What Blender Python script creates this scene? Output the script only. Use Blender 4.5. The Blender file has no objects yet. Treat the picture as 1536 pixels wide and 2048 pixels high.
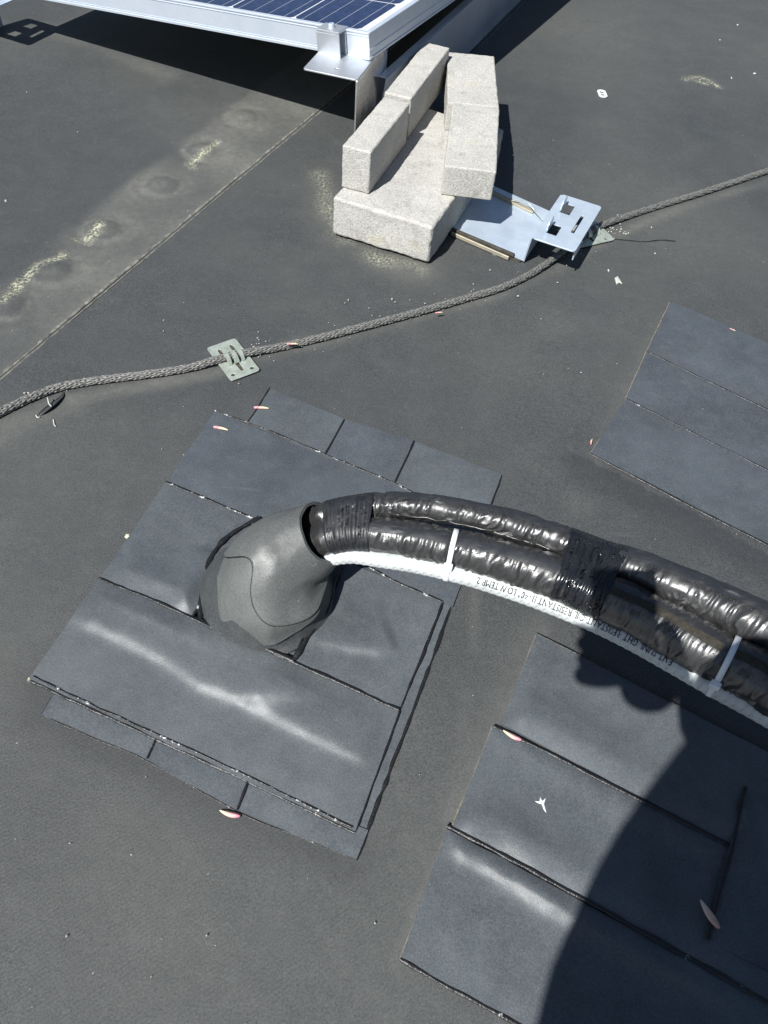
import bpy, bmesh, math, random
import numpy as np
from mathutils import Vector, Matrix, noise as mn
random.seed(7)
SC = bpy.context.scene
COL = SC.collection
# ------------------------------------------------------------------ camera
PITCH, ROLL, FPX = math.radians(52.8), math.radians(6.26), 1490.0
CF = np.array([0, math.cos(PITCH), -math.sin(PITCH)])
_r = np.array([1.0, 0, 0]); _u = np.cross(_r, CF)
CR = math.cos(ROLL)*_r + math.sin(ROLL)*_u
CU = -math.sin(ROLL)*_r + math.cos(ROLL)*_u
CP = np.array([0.0, 0, 1.0])
cam = bpy.data.cameras.new('camera'); camo = bpy.data.objects.new('camera', cam); COL.objects.link(camo)
camo.matrix_world = Matrix(((CR[0], CU[0], -CF[0], 0), (CR[1], CU[1], -CF[1], 0), (CR[2], CU[2], -CF[2], 1.0), (0, 0, 0, 1)))
cam.sensor_fit = 'VERTICAL'; cam.sensor_height = 36; cam.sensor_width = 36; cam.lens = FPX/2048*36
cam.clip_start = 0.02; cam.clip_end = 500
SC.camera = camo
# ------------------------------------------------------------------ light
SUN = Vector((-0.44, -0.66, 1.0)).normalized()          # towards the sun
SX, SY = 0.44, 0.66                                     # shadow shift per metre of height
w = bpy.data.worlds.new('World'); SC.world = w; w.use_nodes = True
nt = w.node_tree; nt.nodes.clear()
sky = nt.nodes.new('ShaderNodeTexSky'); sky.sky_type = 'NISHITA'; sky.sun_disc = False
sky.sun_elevation = math.asin(SUN.z); sky.sun_rotation = math.atan2(SUN.x, SUN.y)
sky.air_density = 1.0; sky.dust_density = 0.6; sky.ozone_density = 1.5
bg = nt.nodes.new('ShaderNodeBackground'); bg.inputs[1].default_value = 0.05
wo = nt.nodes.new('ShaderNodeOutputWorld')
nt.links.new(sky.outputs[0], bg.inputs[0]); nt.links.new(bg.outputs[0], wo.inputs[0])
sl = bpy.data.lights.new('sun', 'SUN'); sl.energy = 5.0; sl.angle = math.radians(0.53); sl.color = (1.0, 0.99, 0.965)
so = bpy.data.objects.new('sun', sl); COL.objects.link(so)
so.rotation_euler = SUN.to_track_quat('Z', 'Y').to_euler(); so.location = (-3, -4, 8)
vs = SC.view_settings; vs.view_transform = 'Standard'; vs.look = 'None'; vs.exposure = 0.50; vs.gamma = 1; vs.use_curve_mapping = False

# ------------------------------------------------------------------ helpers
def at(px, py, z=0.0):
    """world point of height z seen at photo pixel"""
    d = CF*FPX + CR*(px-768) + CU*(1024-py)
    t = (z-CP[2])/d[2]
    return CP + d*t
def on_a(px, py, a0):
    d = CF*FPX + CR*(px-768) + CU*(1024-py)
    return CP + d*(a0/(d@A3))
HD = math.radians(19.87)
A3 = np.array([math.sin(HD), math.cos(HD), 0.0]); B3 = np.array([-math.cos(HD), math.sin(HD), 0.0]); Z3 = np.array([0, 0, 1.0])
def V(p): return Vector((float(p[0]), float(p[1]), float(p[2])))

def vnoise(x, y, seed=0):
    xi = np.floor(x).astype(np.int64); yi = np.floor(y).astype(np.int64); xf = x-xi; yf = y-yi
    def h(a, b):
        n = (a*374761393 + b*668265263 + seed*974634777) & 0x7fffffff
        n = ((n ^ (n >> 13))*1274126177) & 0x7fffffff
        n = (n ^ (n >> 16)) & 0xffff
        return n/65535.0
    u = xf*xf*(3-2*xf); v = yf*yf*(3-2*yf)
    return (h(xi, yi)*(1-u)+h(xi+1, yi)*u)*(1-v)+(h(xi, yi+1)*(1-u)+h(xi+1, yi+1)*u)*v
def fbm(x, y, seed=0, o=4):
    s = 0; a = .5; t = 0
    for k in range(o):
        s = s+a*vnoise(x*2**k+17.3*k, y*2**k+5.1*k, seed+k); t += a; a *= .5
    return s/t

def tag(o, label=None, cat=None, group=None, kind=None):
    if label: o['label'] = label
    if cat: o['category'] = cat
    if group: o['group'] = group
    if kind: o['kind'] = kind
    return o
def link(name, me, mat, parent=None):
    o = bpy.data.objects.new(name, me); COL.objects.link(o)
    if mat is not None:
        for m in (mat if isinstance(mat, (list, tuple)) else [mat]): me.materials.append(m)
    if parent is not None: o.parent = parent
    return o
def mk(name, verts, faces, mat, parent=None, smooth=False):
    me = bpy.data.meshes.new(name); me.from_pydata([tuple(map(float, v)) for v in verts], [], faces); me.update()
    if smooth: me.polygons.foreach_set('use_smooth', [True]*len(me.polygons))
    return link(name, me, mat, parent)
def mkbm(name, bm, mat, parent=None, smooth=False):
    me = bpy.data.meshes.new(name); bm.to_mesh(me); bm.free()
    if smooth: me.polygons.foreach_set('use_smooth', [True]*len(me.polygons))
    return link(name, me, mat, parent)
def empty(name, loc=(0, 0, 0)):
    o = bpy.data.objects.new(name, None); COL.objects.link(o); o.location = loc; o.empty_display_size = .05; return o
def adopt(child, root):
    """child mesh is in world coordinates: keep it there under a placed empty"""
    child.parent = root; child.matrix_parent_inverse = Matrix.Translation(root.location).inverted(); return child
def gridfaces(nu, nv, closeu=False, off=0):
    f = []
    for j in range(nv-1):
        for i in range(nu if closeu else nu-1):
            i2 = (i+1) % nu
            f.append((off+j*nu+i, off+j*nu+i2, off+(j+1)*nu+i2, off+(j+1)*nu+i))
    return f
def boxverts(o, ax, ay, az, x0, x1, y0, y1, z0, z1):
    o = np.array(o, float)
    return [o+ax*x+ay*y+az*z for z in (z0, z1) for (x, y) in ((x0, y0), (x1, y0), (x1, y1), (x0, y1))]
BF = [(0, 3, 2, 1), (4, 5, 6, 7), (0, 1, 5, 4), (1, 2, 6, 5), (2, 3, 7, 6), (3, 0, 4, 7)]
def box(name, o, ax, ay, az, r, mat, parent=None, bev=0.0, seg=2):
    bm = bmesh.new(); vs_ = [bm.verts.new(tuple(v)) for v in boxverts(o, ax, ay, az, *r)]
    for f in BF: bm.faces.new([vs_[i] for i in f])
    bmesh.ops.recalc_face_normals(bm, faces=bm.faces)
    if bev: bmesh.ops.bevel(bm, geom=list(bm.edges), offset=bev, segments=seg, affect='EDGES', profile=.5)
    return mkbm(name, bm, mat, parent)
def rounded(x0, x1, y0, y1, r, n=4):
    pts = []
    for cx, cy, a in ((x1-r, y0+r, -90), (x1-r, y1-r, 0), (x0+r, y1-r, 90), (x0+r, y0+r, 180)):
        for k in range(n+1):
            t = math.radians(a+90*k/n); pts.append((cx+r*math.cos(t), cy+r*math.sin(t)))
    return pts
def plate(name, outer, holes, th, M, mat, parent=None, bev=0.0):
    """flat plate with real holes; outline in local xy, thickness th upward; M world matrix"""
    cu = bpy.data.curves.new(name, 'CURVE'); cu.dimensions = '2D'; cu.fill_mode = 'BOTH'; cu.extrude = max(th/2-bev, 1e-5); cu.bevel_depth = bev; cu.bevel_resolution = 1
    if bev: cu.offset = -bev
    for ring in [outer]+holes:
        s = cu.splines.new('POLY'); s.points.add(len(ring)-1); s.use_cyclic_u = True
        for p, q in zip(s.points, ring): p.co = (q[0], q[1], 0, 1)
    o = bpy.data.objects.new('tmp', cu); COL.objects.link(o)
    dg = bpy.context.evaluated_depsgraph_get(); me = bpy.data.meshes.new_from_object(o.evaluated_get(dg))
    bpy.data.objects.remove(o); bpy.data.curves.remove(cu)
    me.name = name; me.transform(Matrix.Translation((0, 0, th/2))); me.transform(M)
    me.materials.clear(); return link(name, me, mat, parent)
def frame(o, x, y, z):
    return Matrix(((x[0], y[0], z[0], o[0]), (x[1], y[1], z[1], o[1]), (x[2], y[2], z[2], o[2]), (0, 0, 0, 1)))
def smoothpath(P, step):
    """Catmull-Rom through P (n,k), resampled evenly by the first three columns"""
    P = np.array(P, float); Q = np.vstack([2*P[0]-P[1], P, 2*P[-1]-P[-2]]); out = []
    for i in range(1, len(Q)-2):
        t = np.linspace(0, 1, 40, endpoint=False)[:, None]
        a, b, c, d = Q[i-1], Q[i], Q[i+1], Q[i+2]
        out.append(.5*((2*b)+(-a+c)*t+(2*a-5*b+4*c-d)*t*t+(-a+3*b-3*c+d)*t**3))
    out = np.vstack(out+[P[-1:]]); L = np.r_[0, np.cumsum(np.linalg.norm(np.diff(out[:, :3], axis=0), axis=1))]
    n = max(2, int(L[-1]/step)); s = np.linspace(0, L[-1], n)
    return np.array([np.interp(s, L, out[:, k]) for k in range(out.shape[1])]).T, s
def frames(P):
    T = np.gradient(P, axis=0); T /= np.linalg.norm(T, axis=1)[:, None]
    S = np.cross(T, Z3); S /= np.maximum(np.linalg.norm(S, axis=1)[:, None], 1e-6); U = np.cross(S, T)
    return T, S, U           # S points to the right of travel, U up
def ringmesh(P, rad, nth, name, mat, parent=None, cap=True):
    """rad: (n, nth) radii"""
    T, S, U = frames(P); th = np.linspace(0, 2*np.pi, nth, endpoint=False)
    v = P[:, None, :]+rad[:, :, None]*(np.cos(th)[None, :, None]*S[:, None, :]+np.sin(th)[None, :, None]*U[:, None, :])
    n = len(P); f = gridfaces(nth, n, True)
    if cap: f += [tuple(range(nth))[::-1], tuple((n-1)*nth+i for i in range(nth))]
    return mk(name, v.reshape(-1, 3), f, mat, parent, True)
def tube(P, r, nth, name, mat, parent=None):
    P = np.array(P, float); r = np.broadcast_to(r, (len(P),))
    return ringmesh(P, np.repeat(r[:, None], nth, 1), nth, name, mat, parent)

# ------------------------------------------------------------------ materials
def mat(name, col, rough=.5, metal=0.0, spec=.5):
    m = bpy.data.materials.new(name); m.use_nodes = True; b = m.node_tree.nodes['Principled BSDF']
    b.inputs['Base Color'].default_value = (*col, 1); b.inputs['Roughness'].default_value = rough
    b.inputs['Metallic'].default_value = metal; b.inputs['Specular IOR Level'].default_value = spec
    return m, m.node_tree, b
def N(nt, t, **k):
    n = nt.nodes.new(t)
    for a, b in k.items():
        if a in n.inputs: n.inputs[a].default_value = b
        else: setattr(n, a, b)
    return n
def coord(nt, scale=(1, 1, 1), rot=(0, 0, 0)):
    tc = N(nt, 'ShaderNodeTexCoord'); mp = N(nt, 'ShaderNodeMapping')
    mp.inputs['Scale'].default_value = scale; mp.inputs['Rotation'].default_value = rot
    nt.links.new(tc.outputs['Object'], mp.inputs[0]); return mp.outputs[0]
def nz(nt, vec, scale, detail=4, rough=.55):
    n = N(nt, 'ShaderNodeTexNoise'); n.inputs['Scale'].default_value = scale; n.inputs['Detail'].default_value = detail; n.inputs['Roughness'].default_value = rough
    nt.links.new(vec, n.inputs['Vector']); return n.outputs[0]
def ramp(nt, src, stops):
    r = N(nt, 'ShaderNodeValToRGB'); e = r.color_ramp.elements
    while len(e) < len(stops): e.new(.5)
    for q, (p, c) in zip(e, stops):
        q.position = p; q.color = (*c, 1) if isinstance(c, tuple) else (c, c, c, 1)
    nt.links.new(src, r.inputs[0]); return r.outputs[0]
def mix(nt, fac, a, b, mode='MIX'):
    m = N(nt, 'ShaderNodeMix'); m.data_type = 'RGBA'; m.blend_type = mode
    for s, i in ((fac, 0), (a, 6), (b, 7)):
        if isinstance(s, (int, float)): m.inputs[i].default_value = s
        elif isinstance(s, tuple): m.inputs[i].default_value = (*s, 1)
        else: nt.links.new(s, m.inputs[i])
    return m.outputs[2]
def math_(nt, op, a, b=None, clamp=False):
    m = N(nt, 'ShaderNodeMath'); m.operation = op; m.use_clamp = clamp
    for s, i in ((a, 0), (b, 1)):
        if s is None: continue
        if isinstance(s, (int, float)): m.inputs[i].default_value = s
        else: nt.links.new(s, m.inputs[i])
    return m.outputs[0]
def bump(nt, b, h, strength, dist, prev=None):
    n = N(nt, 'ShaderNodeBump'); n.inputs['Strength'].default_value = strength; n.inputs['Distance'].default_value = dist
    nt.links.new(h, n.inputs['Height'])
    if prev is not None: nt.links.new(prev, n.inputs['Normal'])
    nt.links.new(n.outputs[0], b.inputs['Normal']); return n.outputs[0]
def attr(nt, name):
    a = N(nt, 'ShaderNodeAttribute'); a.attribute_name = name; return a.outputs['Fac']

def membrane_mat():
    m, nt, b = mat('roof rubber', (.055, .055, .055), .62, 0, .35)
    c = coord(nt)
    big = nz(nt, c, 2.2, 5); mid = nz(nt, c, 14, 5, .6); fine = nz(nt, c, 430, 4, .8)
    col = mix(nt, ramp(nt, big, [(.38, 0.0), (.62, 1.0)]), (.0415, .0475, .0505), (.053, .0570, .0570))
    col = mix(nt, ramp(nt, mid, [(.45, 0.0), (.75, .5)]), col, (.082, .086, .086))
    col = mix(nt, ramp(nt, fine, [(.36, 0.0), (.66, 1.0)]), mix(nt, .55, col, (.012, .012, .012)), mix(nt, .20, col, (.24, .24, .235)))
    dn = nz(nt, c, 60, 6, .75)
    dust = math_(nt, 'MULTIPLY', attr(nt, 'dust'), ramp(nt, dn, [(.25, .3), (.7, 1.0)]))
    col = mix(nt, dust, col, (.172, .170, .150))
    yn = nz(nt, c, 170, 5, .8)
    yl = math_(nt, 'MULTIPLY', attr(nt, 'pollen'), ramp(nt, yn, [(.47, 0.0), (.60, 1.0)]))
    col = mix(nt, yl, col, (.62, .61, .42))
    mps = N(nt, 'ShaderNodeMapping'); mps.inputs['Scale'].default_value = (14, 120, 1); mps.inputs['Rotation'].default_value = (0, 0, .9); nt.links.new(c, mps.inputs[0])
    col = mix(nt, ramp(nt, nz(nt, mps.outputs[0], 1.0, 6, .7), [(.60, 0.0), (.76, .30)]), col, (.125, .128, .126))
    col = mix(nt, ramp(nt, nz(nt, c, 75, 6, .75), [(.50, 0.0), (.70, .30)]), col, (.100, .103, .102))
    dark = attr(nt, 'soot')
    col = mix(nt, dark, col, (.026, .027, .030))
    sp = N(nt, 'ShaderNodeTexVoronoi'); sp.inputs['Scale'].default_value = 75; nt.links.new(c, sp.inputs['Vector'])
    pick = math_(nt, 'GREATER_THAN', nz(nt, c, 33, 2), .66)
    dot = math_(nt, 'MULTIPLY', math_(nt, 'LESS_THAN', sp.outputs['Distance'], .085), pick)
    col = mix(nt, math_(nt, 'MULTIPLY', dot, .7), col, (.45, .45, .42))
    nt.links.new(col, b.inputs['Base Color'])
    # woven grain, diagonal
    wv = N(nt, 'ShaderNodeTexWave'); wv.inputs['Scale'].default_value = 62; wv.inputs['Distortion'].default_value = 1.2; wv.inputs['Detail'].default_value = 2
    nt.links.new(coord(nt, rot=(0, 0, math.radians(52))), wv.inputs['Vector'])
    n1 = bump(nt, b, wv.outputs[1], .10, .0012)
    n2 = bump(nt, b, fine, .35, .0012, n1); bump(nt, b, nz(nt, c, 26, 4), .25, .004, n2)
    return m
def patch_mat(seed, tint=(.040, .046, .055), dusty=.5):
    m, nt, b = mat('flashing rubber', tint, .46, 0, .45)
    tc = N(nt, 'ShaderNodeTexCoord'); mp = N(nt, 'ShaderNodeMapping'); mp.inputs['Location'].default_value = (seed*3.1, seed*1.7, seed)
    nt.links.new(tc.outputs['Object'], mp.inputs[0]); c = mp.outputs[0]
    big = nz(nt, c, 7, 6, .6); mid = nz(nt, c, 42, 5, .65); fine = nz(nt, c, 430, 4, .8)
    lo = tuple(t*.86 for t in tint); hi = tuple(min(1, t*1.30+.006) for t in tint)
    col = mix(nt, ramp(nt, big, [(.36, 0.0), (.66, 1.0)]), lo, hi)
    col = mix(nt, ramp(nt, mid, [(.48, 0.0), (.8, dusty)]), col, (.11, .115, .12))
    col = mix(nt, ramp(nt, fine, [(.36, 0.0), (.66, 1.0)]), mix(nt, .27, col, (.015, .017, .02)), mix(nt, .16, col, (.28, .29, .30)))
    sp = N(nt, 'ShaderNodeTexVoronoi'); sp.inputs['Scale'].default_value = 90; nt.links.new(c, sp.inputs['Vector'])
    pick = math_(nt, 'GREATER_THAN', nz(nt, c, 31, 2), .68)
    dot = math_(nt, 'MULTIPLY', math_(nt, 'LESS_THAN', sp.outputs['Distance'], .07), pick)
    col = mix(nt, math_(nt, 'MULTIPLY', dot, .6), col, (.5, .5, .47))
    # scuffs: stretched noise
    mp2 = N(nt, 'ShaderNodeMapping'); mp2.inputs['Scale'].default_value = (6, 60, 1); mp2.inputs['Rotation'].default_value = (0, 0, .5+seed)
    nt.links.new(c, mp2.inputs[0])
    scf = ramp(nt, nz(nt, mp2.outputs[0], 1.0, 5, .6), [(.62, 0.0), (.78, .35)])
    col = mix(nt, scf, col, (.14, .145, .15))
    nt.links.new(col, b.inputs['Base Color'])
    nt.links.new(ramp(nt, mid, [(.3, .36), (.75, .48)]), b.inputs['Roughness'])
    n2 = bump(nt, b, fine, .30, .0010); bump(nt, b, nz(nt, c, 38, 4), .22, .003, n2)
    return m
def bead_mat(name, white):
    m, nt, b = mat(name, (.012, .012, .012), .38, 0, .5); c = coord(nt)
    f = ramp(nt, nz(nt, c, 85, 5, .75), [(white, 0.0), (white+.05, 1.0)])
    nt.links.new(mix(nt, f, (.012, .012, .013), (.58, .60, .60)), b.inputs['Base Color'])
    bump(nt, b, nz(nt, c, 300, 3), .5, .002); return m
def simple_rough(name, c1, c2, scale, rough, metal=0.0, bs=.3, bd=.002, spec=.5, r2=None):
    m, nt, b = mat(name, c1, rough, metal, spec); c = coord(nt)
    n = nz(nt, c, scale, 5, .65)
    nt.links.new(mix(nt, ramp(nt, n, [(.35, 0.0), (.7, 1.0)]), c1, c2), b.inputs['Base Color'])
    if r2 is not None: nt.links.new(ramp(nt, nz(nt, c, scale*.6, 4), [(.3, rough), (.7, r2)]), b.inputs['Roughness'])
    if bs: bump(nt, b, nz(nt, c, scale*3, 4), bs, bd)
    return m
def concrete_mat():
    m, nt, b = mat('concrete', (.42, .40, .36), .9, 0, .2); c = coord(nt)
    big = nz(nt, c, 9, 5); fine = nz(nt, c, 240, 4, .75); pit = N(nt, 'ShaderNodeTexVoronoi'); pit.inputs['Scale'].default_value = 210; nt.links.new(c, pit.inputs['Vector'])
    col = mix(nt, ramp(nt, big, [(.35, 0.0), (.7, 1.0)]), (.40, .39, .365), (.52, .505, .47))
    col = mix(nt, ramp(nt, fine, [(.33, 0.0), (.62, 1.0)]), mix(nt, .38, col, (.14, .135, .12)), mix(nt, .3, col, (.72, .70, .64)))
    col = mix(nt, ramp(nt, nz(nt, c, 110, 3, .7), [(.60, 0.0), (.72, .40)]), col, (.17, .16, .14))
    blot = ramp(nt, nz(nt, c, 20, 5, .75), [(.54, 0.0), (.70, .50)])
    col = mix(nt, blot, col, (.20, .18, .155))
    yl = ramp(nt, nz(nt, c, 13, 3), [(.62, 0.0), (.75, .45)])
    col = mix(nt, yl, col, (.46, .42, .26))
    nt.links.new(col, b.inputs['Base Color'])
    n1 = bump(nt, b, fine, .7, .0025); bump(nt, b, ramp(nt, pit.outputs['Distance'], [(.0, 0.0), (.35, 1.0)]), .5, .002, n1)
    return m
M_ROOF = membrane_mat()
M_PATCH = [patch_mat(k, t, d) for k, (t, d) in enumerate([((.064, .075, .083), .5), ((.052, .062, .073), .4), ((.069, .080, .087), .6), ((.077, .087, .092), .6)])]
M_BEAD = bead_mat('lap sealant', .66); M_BEADW = bead_mat('chalky lap sealant', .57); M_BEADL = bead_mat('faintly chalky lap sealant', .63)
M_CONC = concrete_mat()
M_ALU = simple_rough('mill aluminium', (.60, .62, .65), (.50, .53, .57), 30, .40, .7, .15, .001, r2=.5)
M_ANOD = simple_rough('anodised frame', (.66, .72, .80), (.60, .66, .75), 18, .42, .45, .05, .0005)
M_GALV = simple_rough('galvanised steel', (.62, .70, .79), (.50, .58, .67), 22, .34, .45, .2, .001, r2=.52)  # blue of the reflected sky is put into the base colour
M_DEFL = simple_rough('galvanised deflector sheet', (.50, .56, .68), (.40, .46, .58), 6, .38, .75, .15, .001, r2=.6)
M_ZINC = simple_rough('weathered zinc', (.62, .68, .61), (.42, .46, .37), 60, .42, .55, .4, .001)
M_CABLE = simple_rough('weathered aluminium strand', (.25, .25, .235), (.11, .11, .10), 150, .6, .35, .5, .001)
M_WHITE = simple_rough('white nylon', (.78, .81, .82), (.66, .70, .72), 80, .4, 0, .1, .0005)
M_CONDUIT = simple_rough('white pvc', (.54, .57, .575), (.42, .44, .43), 50, .42, 0, .15, .0008)
M_INK = mat('black ink', (.01, .01, .012), .6)[0]
M_MAT = simple_rough('dark rubber pad', (.03, .028, .024), (.09, .08, .06), 60, .8, 0, .6, .002)
M_FOAM = simple_rough('dirty foam edge', (.045, .039, .028), (.016, .015, .012), 200, .9, 0, .7, .002)
M_YEL = simple_rough('dried yellow splash', (.62, .62, .42), (.42, .42, .30), 160, .8, 0, .5, .001)
M_GRIT = simple_rough('pale grit', (.55, .54, .50), (.30, .29, .26), 90, .9, 0, 0)
M_CLOTH = simple_rough('dark jacket', (.03, .035, .05), (.05, .055, .07), 40, .85, 0, .3, .002)
M_SKIN = simple_rough('skin', (.45, .28, .20), (.40, .24, .17), 40, .5, 0, .1, .001)
M_HAIR = simple_rough('hair', (.02, .015, .01), (.03, .02, .015), 90, .6, 0, .5, .002)
M_BLACKP = simple_rough('black plastic', (.015, .015, .017), (.02, .02, .022), 60, .3, 0, .05, .001)
def sleeve_mat(name, c1, c2, rough, glossy_dots=False):
    m, nt, b = mat(name, c1, rough, 0, .5); c = coord(nt)
    if 'jacket' in name and 'lap' not in name: b.inputs['Specular IOR Level'].default_value = 1.0; b.inputs['Coat Weight'].default_value = .08; b.inputs['Coat Roughness'].default_value = .2
    col = mix(nt, ramp(nt, nz(nt, c, 35, 5, .65), [(.4, 0.0), (.7, 1.0)]), c1, c2)
    col = mix(nt, ramp(nt, nz(nt, c, 420, 3), [(.62, 0.0), (.75, .3)]), col, (.15, .14, .12))
    nt.links.new(col, b.inputs['Base Color'])
    nt.links.new(ramp(nt, nz(nt, c, 50, 4), [(.3, rough*.75), (.7, rough*1.35)]), b.inputs['Roughness'])
    n1 = bump(nt, b, nz(nt, c, 210, 3, .6), .20, .0010); bump(nt, b, nz(nt, c, 560, 2), .15, .0005, n1)
    return m
M_JACKET = sleeve_mat('black insulation jacket', (.020, .020, .020), (.031, .0305, .030), .36)
M_LAP = sleeve_mat('matte jacket lap', (.022, .024, .029), (.034, .035, .038), .5)
M_TAPE = sleeve_mat('black vinyl tape', (.010, .011, .014), (.018, .019, .022), .20)
M_TAPE2 = sleeve_mat('matte black tape', (.014, .015, .017), (.022, .023, .026), .42)
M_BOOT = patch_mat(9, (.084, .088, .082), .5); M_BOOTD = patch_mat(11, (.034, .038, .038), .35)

# ------------------------------------------------------------------ roof
def polydist(X, Y, pl):
    """distance to polyline, signed side (left of travel positive), param along"""
    best = np.full(X.shape, 1e9); sd = np.zeros(X.shape); tt = np.zeros(X.shape); acc = 0; n = len(pl)-1
    for k in range(n):
        (x0, y0), (x1, y1) = pl[k][:2], pl[k+1][:2]; dx, dy = x1-x0, y1-y0; L2 = dx*dx+dy*dy
        t = np.clip(((X-x0)*dx+(Y-y0)*dy)/L2, 0, 1); px, py = x0+t*dx, y0+t*dy
        d = np.hypot(X-px, Y-py); s = np.sign(dx*(Y-y0)-dy*(X-x0)); m = d < best
        best = np.where(m, d, best); sd = np.where(m, s, sd); tt = np.where(m, (k+t)/n, tt)
    return best, sd, tt
def pxl(pts): return [at(*p)[:2] for p in pts]
seam = pxl([(-400, 1087), (0, 750), (640, 215), (900, -2)])
sA, sB = np.array(seam[0]), np.array(seam[-1]); sd_ = (sB-sA)/np.linalg.norm(sB-sA); sn = np.array([-sd_[1], sd_[0]])
SEAM_TH = 0.0022
def side(x, y): return (x-sA[0])*sn[0]+(y-sA[1])*sn[1]      # > 0 beyond the seam (upper left)
PLATES = [(488, 236), (404, 303), (325, 372), (206, 462), (105, 545), (10, 612)]
def roof_fields(X, Y):
    Zb = .0016*(fbm(X*3.1+3, Y*3.1, 5)-.5)*2+.0007*(fbm(X*16, Y*16, 9)-.5)*2
    dust = np.zeros_like(X); pol = np.zeros_like(X); soot = np.zeros_like(X)
    S = side(X, Y)
    band = (S > 0.0)*(S < .215)
    wob = fbm(X*6, Y*6, 31)
    fade = np.clip((X+1.35)/1.2, .15, 1)
    edge_ = np.clip((.215-S)/(.004+.05*(1-fade)), 0, 1)
    dust += band*edge_*(.05+.62*np.clip(wob*1.7-.35, 0, 1)*(.35+.9*fade)+.30*np.clip(fade-.55, 0, 1))
    dust += .20*(S > 0)*np.exp(-(S/.05)**2)*wob
    dust += .30*np.exp(-np.abs(S)/.006)
    for k, p in enumerate(PLATES):
        cx, cy = at(*p)[:2]; r = np.hypot(X-cx, Y-cy)
        Zb += .0034*(1/(1+np.exp((r-.036)/.003)))+.0032*np.exp(-((r-.010)/.008)**2)
        Zb -= .0022*np.exp(-((r-.058)/.010)**2)
        fine_ = fbm(X*90, Y*90, 55+k); dust += .75*np.exp(-((r-.046)/.007)**2)*np.clip(fine_*2.2-.6, 0, 1)+.40*np.exp(-(r/.020)**2)*fine_+.3*np.exp(-((r-.06)/.03)**2)*np.clip(wob*2-.6, 0, 1); soot += .3*np.exp(-((r-.032)/.008)**2)*wob
    for pl, wd, am in (([(5, 605), (45, 565), (75, 535), (125, 512)], .010, 1.), ([(383, 325), (398, 318), (418, 302), (435, 286)], .008, 1.), ([(172, 480), (190, 470), (203, 452)], .012, 1.),
                       ([(385, 330), (388, 338)], .012, .8), ([(150, 480), (180, 490)], .006, .6), ([(1370, 160), (1388, 154), (1402, 155), (1415, 160), (1436, 174)], .010, 1.0), ([(1395, 163), (1412, 168)], .008, .9)):
        d, _, t = polydist(X, Y, pxl(pl)); pol += am*np.exp(-(d/(wd*(.35+1.3*fbm(X*30, Y*30, 91))))**2)*(.25+1.4*fbm(X*55, Y*55, 92))
    d, _, t = polydist(X, Y, pxl([(640, 350), (655, 420), (668, 475), (760, 520), (840, 540)])); pol += .55*np.exp(-(d/.022)**2)*np.clip(fbm(X*14, Y*14, 77)*2.4-.5, 0, 1); dust += .34*np.exp(-(d/.055)**2)*wob*1.5
    # dusty tide marks along the cable and under the panel
    d, s, t = polydist(X, Y, pxl([(0, 850), (120, 800), (250, 775), (440, 740), (560, 705), (700, 672), (850, 632), (1000, 590), (1110, 540), (1230, 470), (1380, 410), (1536, 362)]))
    dust += .42*np.exp(-(d/.016)**2)*fbm(X*11, Y*11, 3)*1.5
    d, s, t = polydist(X, Y, pxl([(150, 800), (330, 768), (430, 748)])); dust += .3*np.exp(-((d-.004)/.012)**2)
    d, s, t = polydist(X, Y, pxl([(0, 880), (60, 845), (150, 815)])); dust += .3*np.exp(-(d/.02)**2)
    d, s, t = polydist(X, Y, pxl([(20, 70), (100, 62), (160, 82), (330, 150)])); dust += .45*np.exp(-(d/.04)**2)*wob*1.4
    d, s, t = polydist(X, Y, pxl([(955, 96), (1050, 0)])); dust += .5*np.exp(-(d/.006)**2)
    dust += .45*np.clip(fbm(X*1.7+9, Y*1.7, 71)-.47, 0, 1)*2
    for (p, wd, am) in (((1160, 1010), .03, .35), ((900, 520), .10, .2), ((1100, 640), .05, .25), ((1220, 250), .12, .12)):
        cx, cy = at(*p)[:2]; dust += am*np.exp(-((X-cx)**2+(Y-cy)**2)/wd**2)*wob*1.5
    # sooty bands beside the flashing patches
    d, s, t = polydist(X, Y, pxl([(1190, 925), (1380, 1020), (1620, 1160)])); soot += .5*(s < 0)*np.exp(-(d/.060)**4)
    d, s, t = polydist(X, Y, pxl([(1090, 1262), (985, 1470), (890, 1690), (790, 1930)])); dust += .3*np.exp(-(d/.006)**2)
    d, s, t = polydist(X, Y, pxl([(75, 1370), (80, 1430), (300, 1530), (480, 1635), (712, 1730)])); soot += .35*np.exp(-(d/.03)**2)
    for pl in ([(1190, 920), (1240, 820), (1330, 640)], [(1085, 1240), (1060, 1270), (960, 1480), (900, 1630)]):
        d, s, t = polydist(X, Y, pxl(pl)); dust += .16*np.exp(-(d/.02)**2)
    for pl in ([(930, 1380), (925, 1500), (905, 1620)], [(950, 1175), (948, 1300)], [(560, 690), (620, 672)]):
        d, s, t = polydist(X, Y, pxl(pl)); dust += .22*np.exp(-(d/.008)**2)*wob*1.6
    return Zb, np.clip(dust, 0, .9), np.clip(pol, 0, 1), np.clip(soot, 0, .85)
def add_attrs(me, **k):
    for n, a in k.items():
        t = me.attributes.new(n, 'FLOAT', 'POINT'); t.data.foreach_set('value', np.asarray(a, dtype=np.float32))
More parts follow.
